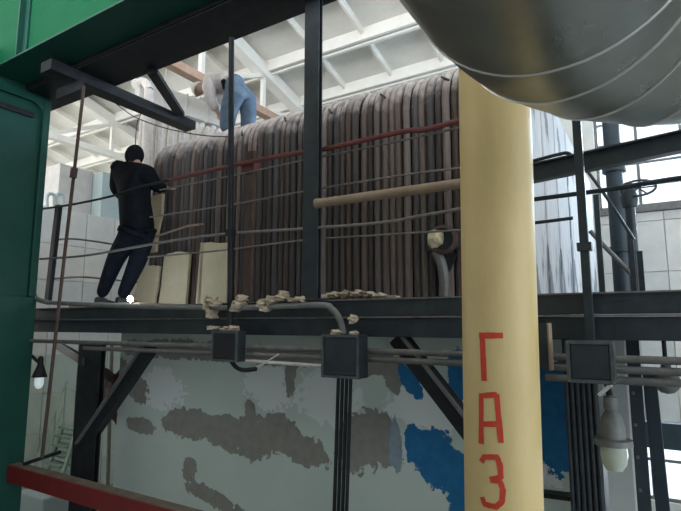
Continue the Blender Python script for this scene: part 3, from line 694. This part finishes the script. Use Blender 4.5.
def letter(strokes, wpx):
    m = MB()
    for st in strokes:
        pts = [on_pipe(*q) for q in st]
        pts2 = [(a_ * RPP, z_) for a_, z_ in pts]
        fine = []
        for i in range(len(pts2) - 1):
            for k in range(5):
                f = k / 5; fine.append((pts2[i][0] * (1 - f) + pts2[i + 1][0] * f, pts2[i][1] * (1 - f) + pts2[i + 1][1] * f))
        fine.append(pts2[-1]); hw = wpx / 2 * 2.55 / 512 * 1.0
        L_, Rr = [], []
        for i, q in enumerate(fine):
            p0 = fine[max(i - 1, 0)]; p1 = fine[min(i + 1, len(fine) - 1)]; d = Vector((p1[0] - p0[0], p1[1] - p0[1])).normalized(); n = Vector((-d.y, d.x)) * hw * (1 + random.uniform(-.10, .10))
            L_.append((q[0] + n.x, q[1] + n.y)); Rr.append((q[0] - n.x, q[1] - n.y))
        def w3(q, lift): r = RPP + lift; return (cxz(q[1]) + r * math.cos(q[0] / RPP), cy + r * math.sin(q[0] / RPP), q[1])
        k = len(fine); vs = [w3(q, .0022) for q in L_] + [w3(q, .0022) for q in Rr] + [w3(q, .0002) for q in L_] + [w3(q, .0002) for q in Rr]
        fs = []
        for i in range(k - 1):
            fs += [(i, i + 1, k + i + 1, k + i), (2 * k + i, 3 * k + i, 3 * k + i + 1, 2 * k + i + 1), (i, 2 * k + i, 2 * k + i + 1, i + 1), (k + i, k + i + 1, 3 * k + i + 1, 3 * k + i)]
        fs += [(0, k, 3 * k, 2 * k), (k - 1, 3 * k - 1, 4 * k - 1, 2 * k - 1)]
        m.add(vs, fs)
    return m.build('letter', M['red_paint'], gas)
letter([[(484, 381), (482, 336)], [(479, 335.5), (503, 335.5)]], 6)
letter([[(481, 444), (481, 396)], [(479, 396), (497, 394.5)], [(496.5, 394), (501, 443)], [(480, 424), (499, 424)]], 5.5)
letter([[(481, 462), (484, 457), (497, 457), (500, 465), (501, 477), (490, 480)], [(490, 480), (500, 481), (503, 490), (502, 502), (496, 507), (484, 504), (482, 497)]], 5.5)

# ------------------------------------------------------------------ silver insulated duct with a segmented bend
RD = .389
YD_END = 1.373
lt = ray(430, 35)
duct = thing('insulated_duct', 'huge silver metal-clad duct with seamed bend at the top right', 'duct', (0, 1.5, E + 1.0))
ZDU = E + .663 + RD; XDU = -.19
bend_r = .643
path = [Vector((XDU, -2.0, ZDU)), Vector((XDU, -.6, ZDU)), Vector((XDU, .45, ZDU))]
cb = Vector((XDU + bend_r, YD_END - .0, ZDU))
def dpt(a):                               # centre and direction at bend angle a
    return cb + Vector((-bend_r * math.cos(a), bend_r * math.sin(a), 0)), Vector((math.sin(a), math.cos(a), 0))
secs = [[(p, Vector((0, 1, 0))) for p in (path[0], path[1])], [(p, Vector((0, 1, 0))) for p in (path[1], path[2])], [(path[2], Vector((0, 1, 0))), dpt(0)]]
for k in range(5): secs.append([dpt(R(18 * k + 4.5 * q)) for q in range(5)])
e0 = dpt(R(90)); secs.append([e0, (e0[0] + Vector((1.2, 0, 0)), e0[1])]); secs.append([(e0[0] + Vector((1.2, 0, 0)), e0[1]), (e0[0] + Vector((3.5, 0, 0)), e0[1])])
for i, sec in enumerate(secs):
    n = 64; vs = []; m = MB()
    for q, (c, d) in enumerate(sec):
        sd = d.cross(Vector((0, 0, 1))).normalized(); r0 = RD + (.004 if q == len(sec) - 1 else 0)
        if q == len(sec) - 1: c = c + d * .01
        for k in range(n):
            tt = 2 * math.pi * k / n; vs.append(c + (sd * math.cos(tt) + Vector((0, 0, 1)) * math.sin(tt)) * r0)
    fs = [(q * n + k, q * n + (k + 1) % n, (q + 1) * n + (k + 1) % n, (q + 1) * n + k) for q in range(len(sec) - 1) for k in range(n)]
    m.add(vs, fs, True).build('cladding_sheet', M['cladding'], duct)
    if i < len(secs) - 1:
        c, d = sec[-1]; sd = d.cross(Vector((0, 0, 1))).normalized()
        MB().tube([c + (sd * math.cos(2 * math.pi * k / n) + Vector((0, 0, 1)) * math.sin(2 * math.pi * k / n)) * (RD + .003) for k in range(n + 1)], .0055, 6, False).build('seam_bead', M['seam'], duct)

# ------------------------------------------------------------------ people
def skin(name, joints, edges, m, parent, root=0, sub=2, label=None):
    me = bpy.data.meshes.new(name); me.from_pydata([j[0] for j in joints], edges, [])
    me.materials.append(m); o = bpy.data.objects.new(name, me); C.objects.link(o)
    sk = o.modifiers.new('skin', 'SKIN'); sk.use_smooth_shade = True
    if not me.skin_vertices: 
        bpy.context.view_layer.objects.active = o
    for i, j in enumerate(joints):
        r = j[1]; v = me.skin_vertices[0].data[i]; v.radius = r if isinstance(r, tuple) else (r, r); v.use_root = (i == root)
    s = o.modifiers.new('sub', 'SUBSURF'); s.levels = sub; s.render_levels = sub
    if parent: setpar(o, parent)
    return o
def hand_chain(J, Ed, wrist_i, d, side, s=1.0):
    """palm plus five bent fingers; d = pointing direction, side = thumb side"""
    d = Vector(d).normalized(); side = Vector(side); side = (side - d * side.dot(d)).normalized(); cu = d.cross(side)
    w0 = Vector(J[wrist_i][0]); p = w0 + d * .05 * s; J.append((p, (.034 * s, .018 * s))); pi = len(J) - 1; Ed.append((wrist_i, pi))
    for k, ln in enumerate((.072, .08, .075, .06)):
        b0 = p + d * .035 * s + side * (.030 - .02 * k) * s; a1 = b0 + d * ln * .5 * s + cu * .008; a2 = b0 + d * ln * .8 * s + cu * .035 * s
        J.extend([(b0, .0095 * s), (a1, .009 * s), (a2, .008 * s)]); q = len(J); Ed.extend([(pi, q - 3), (q - 3, q - 2), (q - 2, q - 1)])
    t1 = w0 + d * .03 * s + side * .04 * s; t2 = t1 + d * .035 * s + side * .018 * s + cu * .015 * s
    J.extend([(t1, .011 * s), (t2, .009 * s)]); q = len(J); Ed.extend([(pi, q - 2), (q - 2, q - 1)])
def head_mesh(c, fwd, up, s=1.0):
    """egg-shaped head with brow, nose, chin and ears as one surface"""
    fwd = Vector(fwd).normalized(); up = Vector(up); up = (up - fwd * up.dot(fwd)).normalized(); rt = fwd.cross(up); bm = bmesh.new(); bmesh.ops.create_uvsphere(bm, u_segments=28, v_segments=20, radius=1)
    vs = []
    for v in bm.verts:
        x_, y_, z_ = v.co
        jaw = 1 - .28 * max(0, -z_) ** 1.3
        p = Vector((x_ * .075 * jaw, y_ * .095 * (1 - .10 * max(0, -z_)), z_ * .118))
        if y_ > .55:
            p.y += .024 * math.exp(-((x_ / .16) ** 2)) * math.exp(-(((z_ + .12) / .20) ** 2))      # nose
            p.y -= .010 * (math.exp(-(((x_ - .38) / .14) ** 2)) + math.exp(-(((x_ + .38) / .14) ** 2))) * math.exp(-(((z_ - .05) / .12) ** 2))   # eye sockets
            p.y -= .006 * math.exp(-((x_ / .3) ** 2)) * math.exp(-(((z_ + .48) / .05) ** 2))       # mouth
            p.y += .008 * math.exp(-((x_ / .3) ** 2)) * math.exp(-(((z_ + .78) / .15) ** 2))       # chin
        if abs(x_) > .8: p.x += math.copysign(.016 * math.exp(-(((z_ + .02) / .22) ** 2)) * math.exp(-(((y_ + .08) / .22) ** 2)), x_)
        vs.append(Vector(c) + (rt * p.x + fwd * p.y + up * p.z) * s)
    fs = [tuple(v.index for v in f.verts) for f in bm.faces]; bm.free()
    return MB().add(vs, fs, True)
def cap_mesh(c, fwd, up, s, low, grow=1.10):
    fwd = Vector(fwd).normalized(); up = Vector(up); up = (up - fwd * up.dot(fwd)).normalized(); rt = fwd.cross(up); m = MB(); n = 24; prof = []; vs = []; fs = []
    rows = 9
    for i in range(rows + 1):
        ph = math.pi / 2 - (math.pi / 2 - math.asin(low)) * i / rows
        for k in range(n):
            t_ = 2 * math.pi * k / n; q = Vector((.078 * math.cos(ph) * math.cos(t_), .097 * math.cos(ph) * math.sin(t_), .122 * math.sin(ph))) * grow
            vs.append(Vector(c) + (rt * q.x + fwd * q.y + up * q.z) * s)
    for i in range(rows):
        for k in range(n): fs.append((i * n + k, (i + 1) * n + k, (i + 1) * n + (k + 1) % n, i * n + (k + 1) % n))
    return m.add(vs, fs, True)
def shoe(name, heel, d, m, parent, L=.29):
    d = Vector((d[0], d[1], 0)).normalized(); sd = Vector((-d.y, d.x, 0)); h = Vector(heel); prof = [(0, .036, .085), (.05, .04, .10), (.11, .04, .085), (.17, .046, .06), (.23, .047, .05), (.27, .035, .042), (.29, .015, .03)]
    b = MB(); vs = []; fs = []; n = 10
    for (l, w_, ht) in prof:
        for k in range(n):
            t_ = math.pi * k / (n - 1); vs.append(h + d * (l - .06) + sd * (w_ * math.cos(t_)) + Vector((0, 0, .022 + (ht - .022) * math.sin(t_) ** .7)))
    for i in range(len(prof) - 1):
        for k in range(n - 1): fs.append((i * n + k, i * n + k + 1, (i + 1) * n + k + 1, (i + 1) * n + k))
    fs += [tuple(range(n)), tuple((len(prof) - 1) * n + k for k in range(n))]
    fs += [(i * n, (i + 1) * n, (i + 1) * n + n - 1, i * n + n - 1) for i in range(len(prof) - 1)]
    o = b.add(vs, fs, True).build(name, m, parent)
    MB().prism([h + d * (l - .06) + sd * (w_ + .004) for l, w_, _ in prof] + [h + d * (l - .06) - sd * (w_ + .004) for l, w_, _ in reversed(prof)], (0, 0, .024)).build('sole', M['sole'], o)
    return o

# standing worker in black, seen from behind, working at the left end of the tubes
YM = 3.80
def Q(px, py, dy=0): return P(px, py, Y=YM + dy)
wk = thing('person', 'worker in black clothes and black cap standing at the left end of the tubes', 'person', (Q(118, 290).x, YM, ZD + .055))
pel = Q(137, 222); J = [(pel, (.13, .10)), (Q(134, 205, .0), (.13, .10)), (Q(133, 186, .02), (.15, .11)), (Q(134, 172, .03), (.12, .09)), (Q(136, 164, .05), .052), (Q(137, 158, .06), .05)]
Ed = [(0, 1), (1, 2), (2, 3), (3, 4), (4, 5)]
def chain(J, Ed, frm, pts):
    prev = frm
    for p in pts: J.append(p); Ed.append((prev, len(J) - 1)); prev = len(J) - 1
    return prev
kneeL, ankL = Q(116, 258, .02), Q(101, 289); kneeR, ankR = Q(139, 258, .10), Q(122, 289, .12)
ZP = ZD + .055
o = MB().box((Q(80, 300).x, 3.66, ZD + .001), (Q(150, 300).x, 4.12, ZP)).build('plank', M['tan_pipe'], None, .004); tag(o, 'plank on the platform under the shoes of the worker in black', 'plank')
ankL.z = ankR.z = ZP + .09
chain(J, Ed, 0, [(Q(131, 228, -.03), .08), (kneeL, .055), (ankL, .038)])
chain(J, Ed, 0, [(Q(142, 228, .06), .08), (kneeR, .055), (ankR, .038)])
shR, elR, wrR = Q(149, 174, .06), Q(158, 188, .16), Q(164, 187, .30)
shL, elL, wrL = Q(120, 171, .0), Q(118, 190, .04), Q(124, 197, .22)
eR = chain(J, Ed, 3, [(shR, .06), (elR, .045), (wrR, .032)]); hand_chain(J, Ed, eR, (.25, 1, -.1), (-.9, .2, .3))
eL = chain(J, Ed, 3, [(shL, .06), (elL, .045), (wrL, .032)]); hand_chain(J, Ed, eL, (.5, 1, .0), (.9, -.2, .3))
skin('body', J, Ed, M['skin'], wk)
hd = Q(134.5, 155.5, .05); hf = Vector((.35, 1, -.25))
head_mesh(hd, hf, (.05, .25, 1)).build('head', M['skin'], wk)
cap_mesh(hd, hf, (.05, .25, 1), 1.0, -.75, 1.16).build('cap', M['cloth_black'], wk, label='black knitted cap')
JJ = [(Q(138, 236, .02), (.24, .21)), (Q(137, 222), (.23, .20)), (Q(135, 206), (.225, .19)), (Q(134, 188, .02), (.25, .19)), (Q(134.5, 174, .03), (.20, .15)), (Q(135.5, 165, .04), .10)]
EE = [(0, 1), (1, 2), (2, 3), (3, 4), (4, 5)]
chain(JJ, EE, 4, [(shR + Vector((-.02, 0, 0)), .115), (elR, .085), (wrR, .06)])
chain(JJ, EE, 4, [(shL + Vector((.0, 0, .01)), .125), (elL, .11), (wrL, .065)])
skin('jacket', JJ, EE, M['cloth_black'], wk)
JJ = [(Q(137, 219), (.19, .16)), (Q(132, 232, -.04), .145), (kneeL, .115), (ankL + Vector((0, 0, -.01)), .072), (Q(144, 232, .06), .145), (kneeR, .115), (ankR + Vector((0, 0, -.01)), .072)]
skin('trousers', JJ, [(0, 1), (1, 2), (2, 3), (0, 4), (4, 5), (5, 6)], M['cloth_navy'], wk)
shoe('shoe', (ankL.x, ankL.y, ZP), (-.15, .9), M['shoe'], wk); shoe('shoe', (ankR.x, ankR.y, ZP), (.1, .9), M['shoe'], wk)
MB().lump(Q(119, 168, -.02), (.11, .10, .09), 77, 2, .12).build('hood', M['cloth_black'], wk)
# welding flash at the worker's feet, with its own light
tz = Vector((P(130.5, 298, Y=3.5).x, 3.5, P(130.5, 299, Y=3.5).z))
t = MB().lump(tz, (.03, .03, .035), 5, 2, .1).build('welding_spark', M['spark']); tag(t, 'bright white welding flash at the worker shoes', 'welding spark')
l = bpy.data.lights.new('welding_light', 'POINT'); l.energy = 5; l.color = (.7, .85, 1); l.shadow_soft_size = .03
lo = bpy.data.objects.new('welding_light', l); C.objects.link(lo); lo.location = tz + Vector((0, -.06, .05))

# man bending over on the boiler crown
YN = 5.05; ZC = zc + RB + .055
def Q2(px, py, dy=0): return P(px, py, Y=YN + dy)
mn = thing('person', 'man in pale shirt and blue jeans bending over on top of the boiler', 'person', (Q2(236, 120).x, YN, ZC))
hip = Q2(241, 86); J = [(hip, (.13, .12)), (Q2(230, 82), (.13, .11)), (Q2(219, 83), (.15, .11)), (Q2(211, 86), (.12, .10)), (Q2(205, 90), .055), (Q2(202, 92), .052)]
Ed = [(0, 1), (1, 2), (2, 3), (3, 4), (4, 5)]
kL, aL = Q2(229, 112, -.12), Q2(226, 140, -.12); kR, aR = Q2(249, 112, .14), Q2(247, 140, .14); aL.z = aR.z = ZC + .09
kL.z = kR.z = ZC + .50
chain(J, Ed, 0, [(Q2(238, 93, -.10), .085), (kL, .06), (aL, .04)]); chain(J, Ed, 0, [(Q2(246, 93, .12), .085), (kR, .06), (aR, .04)])
s1, e1, w1 = Q2(210, 89, -.17), Q2(210, 101, -.18), Q2(217, 111, -.14); s2, e2, w2 = Q2(213, 88, .17), Q2(211, 101, .16), Q2(218, 111, .12)
i1 = chain(J, Ed, 3, [(s1, .055), (e1, .042), (w1, .03)]); hand_chain(J, Ed, i1, (.5, .1, -1), (0, 1, 0)); i2 = chain(J, Ed, 3, [(s2, .055), (e2, .042), (w2, .03)]); hand_chain(J, Ed, i2, (.5, -.1, -1), (0, -1, 0))
skin('body', J, Ed, M['skin'], mn)
hd = Q2(199, 89, -.02); hf = Vector((-.55, -.25, -1.0)); hu = Vector((-1, -.1, .35))
head_mesh(hd, hf, hu).build('head', M['skin'], mn); cap_mesh(hd, hf, hu, 1.0, -.10, 1.13).build('cap', M['cap_white'], mn, label='white cap')
JJ = [(Q2(234, 85), (.21, .19)), (Q2(226, 84), (.21, .19)), (Q2(217, 85), (.23, .18)), (Q2(211, 87), (.19, .15)), (Q2(206, 89), .09)]
EE = [(0, 1), (1, 2), (2, 3), (3, 4)]
chain(JJ, EE, 3, [(s1, .105), (e1, .085), (w1, .06)]); chain(JJ, EE, 3, [(s2, .105), (e2, .085), (w2, .06)]); skin('shirt', JJ, EE, M['shirt'], mn)
JJ = [(Q2(242, 88), (.22, .21)), (Q2(235, 86), (.205, .19)), (Q2(235, 97, -.10), .165), (kL, .135), (aL + Vector((0, 0, .03)), .10), (Q2(246, 97, .12), .155), (kR, .125), (aR + Vector((0, 0, .03)), .10)]
skin('jeans', JJ, [(0, 1), (0, 2), (2, 3), (3, 4), (0, 5), (5, 6), (6, 7)], M['jeans'], mn)
shoe('shoe', (aL.x, aL.y, ZC), (-1, .1), M['shoe'], mn); shoe('shoe', (aR.x, aR.y, ZC), (-1, .1), M['shoe'], mn)
MB().bar(Q2(223, 80, -.17), Q2(225, 88, -.17), .03, .06).build('phone_case', M['cloth_black'], mn)

# ------------------------------------------------------------------ right of the yellow pipe: railings, posts
xa, xb = P(579, 230, Y=3.33).x, P(588, 230, Y=3.33).x
t = thing('steel_post', 'slim dark post rising from the rightmost junction box', 'post', (xa, 3.3, P(590, 340, Y=3.3).z))
MB().box((xa, 3.31, P(590, 341, Y=3.3).z), (xb, 3.36, E + 2.6)).build('upright', M['blue_black_steel'], t, .004)
MB().box((xa - .015, 3.30, P(586, 250, Y=3.3).z), (xb + .015, 3.37, P(586, 242, Y=3.3).z)).build('clamp', M['blue_black_steel'], t)
a, b_ = P(531, 175, Y=3.9), P(690, 141, Y=3.9)
t = thing('guard_beam', 'dark horizontal beam crossing in front of the bright window', 'beam', a)
MB().bar(a, b_, .06, .125, (0, 0, 1)).build('web', M['blue_black_steel'], t, .004)
for s in (-.062, .062): MB().bar(a + Vector((0, -.03, s)), b_ + Vector((0, -.03, s)), .08, .012).build('flange', M['blue_black_steel'], t)
rail([(533, 161), (556, 155), (567, 153), (571, 157), (571, 170)], 4.0, .014, 'blue_black_steel', 'bent_handrail', 'bent thin handrail beside the yellow pipe over white insulation', 'handrail')
rail([(533, 199.5), (575, 194), (612, 189), (660, 181), (688, 177)], 3.95, .017, 'blue_black_steel', 'handrail', 'dark upper handrail right of the yellow pipe crossing the window', 'handrail')
rail([(533, 223), (550, 221), (573, 218)], 3.95, .013, 'blue_black_steel', 'handrail', 'short lower handrail right of the yellow pipe over white insulation', 'handrail')
rail([(586, 169), (609, 201), (634, 240)], 5.6, .016, 'blue_black_steel', 'stair_rail', 'upper sloping stair rail below the window', 'stair rail')
rail([(590, 231), (612, 254), (634, 277)], 5.6, .022, 'grey_steel', 'stair_rail', 'lower sloping pale stair rail below the window', 'stair rail')
for k, (px, y0, Y, wd, lab) in enumerate(((601, 194, 5.4, .05, 'dark thin post before the white insulation, left of the stair rails end'), (633, 239, 5.6, .045, 'dark post at the end of the sloping stair rails'), (641, 251, 5.8, .05, 'shortest dark post right of the stair rails'))):
    b_ = P(px, 270, Y=Y); b_.z = ZD; top = P(px, y0, Y=Y)
    t = thing('stair_post', lab, 'post', b_, 'posts of the stair')
    MB().bar(b_, (b_.x, b_.y, top.z), wd, wd).build('upright', M['blue_black_steel'], t, .004)
    MB().box((b_.x - .05, b_.y - .05, ZD), (b_.x + .05, b_.y + .05, ZD + .012)).build('base_plate', M['blue_black_steel'], t)
t = thing('valve_wheel', 'dark valve handwheel silhouetted against the bright window', 'valve', P(637, 200, Y=6.0))
c = P(638, 188, Y=6.0)
MB().tube([c + Vector((.16 * math.cos(R(a)), .08 * math.sin(R(a)), .10 * math.sin(R(a)))) for a in range(0, 361, 20)], .012, 6, False).build('rim', M['blue_black_steel'], t)
for a in (0, 60, 120): MB().tube([c + Vector((.16 * math.cos(R(a)), .08 * math.sin(R(a)), .10 * math.sin(R(a)))) * 1, c - Vector((.16 * math.cos(R(a)), .08 * math.sin(R(a)), .10 * math.sin(R(a))))], .008, 6).build('spoke', M['blue_black_steel'], t)
q = P(629, 196, Y=6.0); MB().tube([(q.x, q.y, ZD), q], .05, 10).build('stem', M['blue_black_steel'], t)
MB().lathe(P(629, 196, Y=6.0), [(0, -.12), (.07, -.12), (.09, -.02), (.06, .06), (.04, .14), (0, .15)], 12).build('valve_body', M['blue_black_steel'], t)
t = thing('vertical_pipe', 'dark vertical pipe at the end of the white insulated side, left of the window', 'pipe', (P(620, 240, Y=6.3).x, 6.3, ZD))
pxc = P(619, 240, Y=6.3).x; MB().tube([(pxc, 6.3, ZD), (pxc, 6.3, E + 3.6)], .085, 14).build('pipe', M['dark_blue'], t)
for zz in (.8, 1.7, 2.6): MB().lathe((pxc, 6.3, E + zz), [(.085, -.03), (.12, -.03), (.12, .03), (.085, .03)], 14).build('flange', M['dark_blue'], t)

# ------------------------------------------------------------------ under the platform, right
t = thing('bracket_plate', 'grey steel bracket plate tight against the right of the yellow pipe', 'bracket', P(545, 371, Y=3.1))
MB().box(P(536, 370, Y=3.10), P(549, 324, Y=3.14)).build('plate', M['blue_black_steel'], t, .004); MB().box(P(549, 371, Y=3.10), P(551.5, 323, Y=3.2)).build('edge', M['tan_pipe'], t)
t = thing('corrugated_column', 'dark ribbed column under the rightmost junction box', 'column', (P(582, 430, Y=3.7).x, 3.7, 0))
xa, xb = P(566, 430, Y=3.6).x, P(600, 430, Y=3.6).x
MB().box((xa, 3.62, 0), (xb, 3.9, ZBB)).build('core', M['black_steel'], t)
for k in range(6): xx = xa + (xb - xa) * (k + .5) / 6; MB().tube([(xx, 3.61, 0), (xx, 3.61, ZBB)], (xb - xa) / 14, 8).build('rib', M['blue_black_steel'], t)
xa, xb = P(602, 430, Y=4.4).x, P(633, 430, Y=4.4).x
o = MB().box((xa, 4.4, 0), (xb, 4.7, ZBB)).build('concrete_pillar', M['wall_pale'], None, .02); tag(o, 'pale concrete pillar behind the hanging bell lamp', 'pillar')
xa, xb = P(632, 430, Y=3.9).x, P(645, 430, Y=3.9).x
t = thing('blue_column', 'dark blue steel column right of the hanging bell lamp', 'column', (xa, 3.9, 0))
MB().box((xa, 3.9, 0), (xb, 3.915, ZBB)).build('flange', M['dark_blue'], t); MB().box((xa, 4.04, 0), (xb, 4.055, ZBB)).build('flange', M['dark_blue'], t); MB().box(((xa + xb) / 2 - .006, 3.915, 0), ((xa + xb) / 2 + .006, 4.04, ZBB)).build('web', M['dark_blue'], t)
for k in range(12): MB().lathe((xa + .02, 3.9, ZBB - .15 - .2 * k), [(.012, 0), (.012, .008), (0, .012)], 8, (0, -1, 0)).build('rivet', M['grey_steel'], t)
o = MB().bar(P(649, 371, Y=4.1), P(664, 520, Y=4.1), .08, .07, (0, 1, 0)).build('leaning_strut', M['dark_blue'], None, .004); tag(o, 'dark blue leaning strut in front of the lower window', 'strut')
q = P(660, 434, Y=6.5)
o = MB().box((P(634, 440, Y=6.5).x, 6.45, q.z - .14), (11.99, 6.55, q.z + .12)).build('cross_beam', M['dark_blue'], None, .004)
tag(o, 'dark cross beam before the lower window at the right edge', 'beam')
t = thing('round_float', 'grey round lamp hanging under the conduits at the right edge', 'lamp', P(667, 385, Y=3.6))
c = P(667, 381, Y=3.6); MB().lathe(c, [(0, -.075), (.035, -.066), (.06, -.04), (.07, 0), (.06, .04), (.03, .066), (.02, .12), (0, .12)], 18).build('globe', M['lamp_grey'], t)
MB().tube([c + Vector((0, 0, .10)), (c.x, c.y, ZBB)], .012, 8).build('stem', M['black_steel'], t)
# hanging bell lamp
c = P(613, 440, Y=3.35); k = 3.15 / 512
t = thing('bell_lamp', 'grey bell lamp with greenish glass hanging under the rightmost junction box', 'lamp', c)
MB().lathe(c, [(.015, 40 * k), (6 * k, 38 * k), (6 * k, 28 * k), (5 * k, 26 * k), (9 * k, 20 * k), (11 * k, 8 * k), (11 * k, 2 * k), (0, 2 * k)], 22).build('housing', M['lamp_grey'], t)
MB().lathe(c, [(10 * k, 2 * k), (16 * k, 1 * k), (16.5 * k, -4 * k), (12 * k, -5 * k), (10 * k, -2 * k)], 22).build('rim', M['lamp_grey'], t)
MB().lathe(c, [(11 * k, -5 * k), (11.5 * k, -12 * k), (10.5 * k, -20 * k), (7 * k, -26 * k), (0, -28 * k)], 22).build('glass_dome', M['lamp_glass'], t)
MB().tube(bez([c + Vector((0, 0, 38 * k)), c + Vector((-.01, 0, 50 * k)), P(609, 382, Y=3.12)], 4), .018, 8).build('stem', M['black_steel'], t)
MB().bar(P(599, 395, Y=3.2), P(611, 385, Y=3.2), .05, .02).build('tag_plate', M['wall_pale'], t)
MB().bar(P(540, 493, Y=3.9), P(572, 497, Y=3.9), .1, .03).build('ledge', M['black_steel'], boiler)

# ------------------------------------------------------------------ under the platform, left
c = P(39.5, 376, Y=3.4); k = 5.9 / 512
t = thing('gooseneck_lamp', 'black gooseneck lamp with white globe beside the green column', 'lamp', c)
MB().lathe(c, [(.01, 20 * k), (2.5 * k, 19 * k), (3 * k, 11 * k), (5.5 * k, 4 * k), (7.5 * k, -1 * k), (7 * k, -1 * k), (4 * k, 3 * k), (0, 3 * k)], 18).build('shade', M['black_steel'], t)
MB().lathe(c, [(3.5 * k, 1 * k), (4.4 * k, -4 * k), (4.2 * k, -9 * k), (2.5 * k, -12 * k), (0, -13 * k)], 16).build('globe', M['lamp_white'], t)
MB().tube(bez([P(24, 362, X=xr), P(31, 356, Y=3.4), P(37.5, 361, Y=3.4), c + Vector((0, 0, 18 * k))], 5), .022, 8).build('gooseneck', M['black_steel'], t)
# stair behind
A0, A1 = P(64, 424, Y=7.0), P(44, 480, Y=6.1)
t = thing('stair', 'green steel stair going down behind the black column', 'stair', (A1.x, 6.2, 0))
dirv = (A1 - A0); ext = A0.z / (A0.z - A1.z) * .98; OX = Vector((.55, 0, 0))
for off in (Vector((0, 0, 0)), OX): MB().bar(A0 + off, A0 + dirv * ext + off, .05, .16).build('stringer', M['stair_green'], t)
nst = 12
for i in range(nst):
    p = A0 + dirv * (ext * (i + .3) / nst); MB().box((p.x, p.y - .12, p.z - .02), (p.x + .55, p.y + .12, p.z + .02)).build('tread', M['stair_green'], t)
for dz in (.5, .95): MB().tube([A0 + Vector((0, 0, dz)), A0 + dirv * ext * .95 + Vector((0, 0, dz))], .018, 8).build('handrail', M['stair_green'], t)
for i in range(4): p = A0 + dirv * (ext * (i + .1) / 3.6); MB().tube([p, p + Vector((0, 0, .95))], .016, 8).build('baluster', M['stair_green'], t)
o = MB().lump(P(112, 395, Y=4.15), (.22, .15, .34), 91, 3, .4).build('torn_insulation', M['brown_rust']); o.location.x = xl0 - .12
tag(o, 'dark torn insulation clump between black column and mint casing', 'insulation')
for k, (px, y0, y1) in enumerate(((97, 344, 470), (112, 344, 500))):
    o = MB().tube([P(px, y0, Y=5.6), (P(px - 3, y1, Y=5.6).x, 5.6, 0)], .03, 8).build('drain_pipe', M['wire'])
    tag(o, ['thin pipe just right of the black column, behind the brace', 'thin pipe along the left edge of the mint casing'][k], 'pipe', 'thin pipes left of the casing')
for k, (px, py, sx_, sz_) in enumerate(((52, 500, .7, .4),)):
    c = P(px, py, Y=5.6); h = c.z + .2
    t = thing('machine_casing', 'pale teal machine housing on the floor below the red beam', 'machine', (c.x, c.y, 0))
    MB().box((c.x - sx_ * .6, c.y - .4, 0), (c.x + sx_ * .6, c.y + .4, h)).build('housing', M['cabinet_teal' if k == 0 else 'dark_blue'], t, .03)
    MB().box((c.x - sx_ * .7, c.y - .45, 0), (c.x + sx_ * .7, c.y + .45, .12)).build('plinth', M['floor'], t)

# teal ducts and white pipe loops above the partition
t = thing('duct_cabinet', 'tall pale teal cabinet above the panelled partition', 'cabinet', P(90, 214, X=-12.3))
za, zb = ztop - .02, P(90, 174, X=-12.6).z
y0, y1, y2 = P(77, 195, X=-12.6).y, P(90, 195, X=-12.6).y, P(122, 195, X=-12.6).y
MB().box((-13.4, y1, za), (-12.1, y2, zb)).build('cabinet_body', M['cabinet_teal'], t, .01)
MB().box((-13.4, y1 - .9, za), (-12.5, y1 - .01, zb + .05)).build('side_bay', M['duct_grey'], t, .01)
MB().box((-12.1, (y1 + y2) / 2 + .2, za), (-12.09, (y1 + y2) / 2 + .22, zb)).build('door_seam', M['grey_steel'], t)
for k in range(2):
    px = 50 + 9 * k; c0 = P(px - 3, 213, X=-12.1); c1 = P(px - 3, 197, X=-12.1); c2 = P(px + 4, 197, X=-12.1); c3 = P(px + 4, 213, X=-12.1)
    o = MB().tube(bez([c0, c1, (c1 + c2) / 2 + Vector((0, 0, .08)), c2, c3], 4), .04, 8).build('pipe_loop', M['cabinet_teal']); tag(o, ['pale looped pipe nearest the green column, above the partition', 'pale looped pipe beside the leaning railing post top'][k], 'pipe', 'pipe loops above the partition')
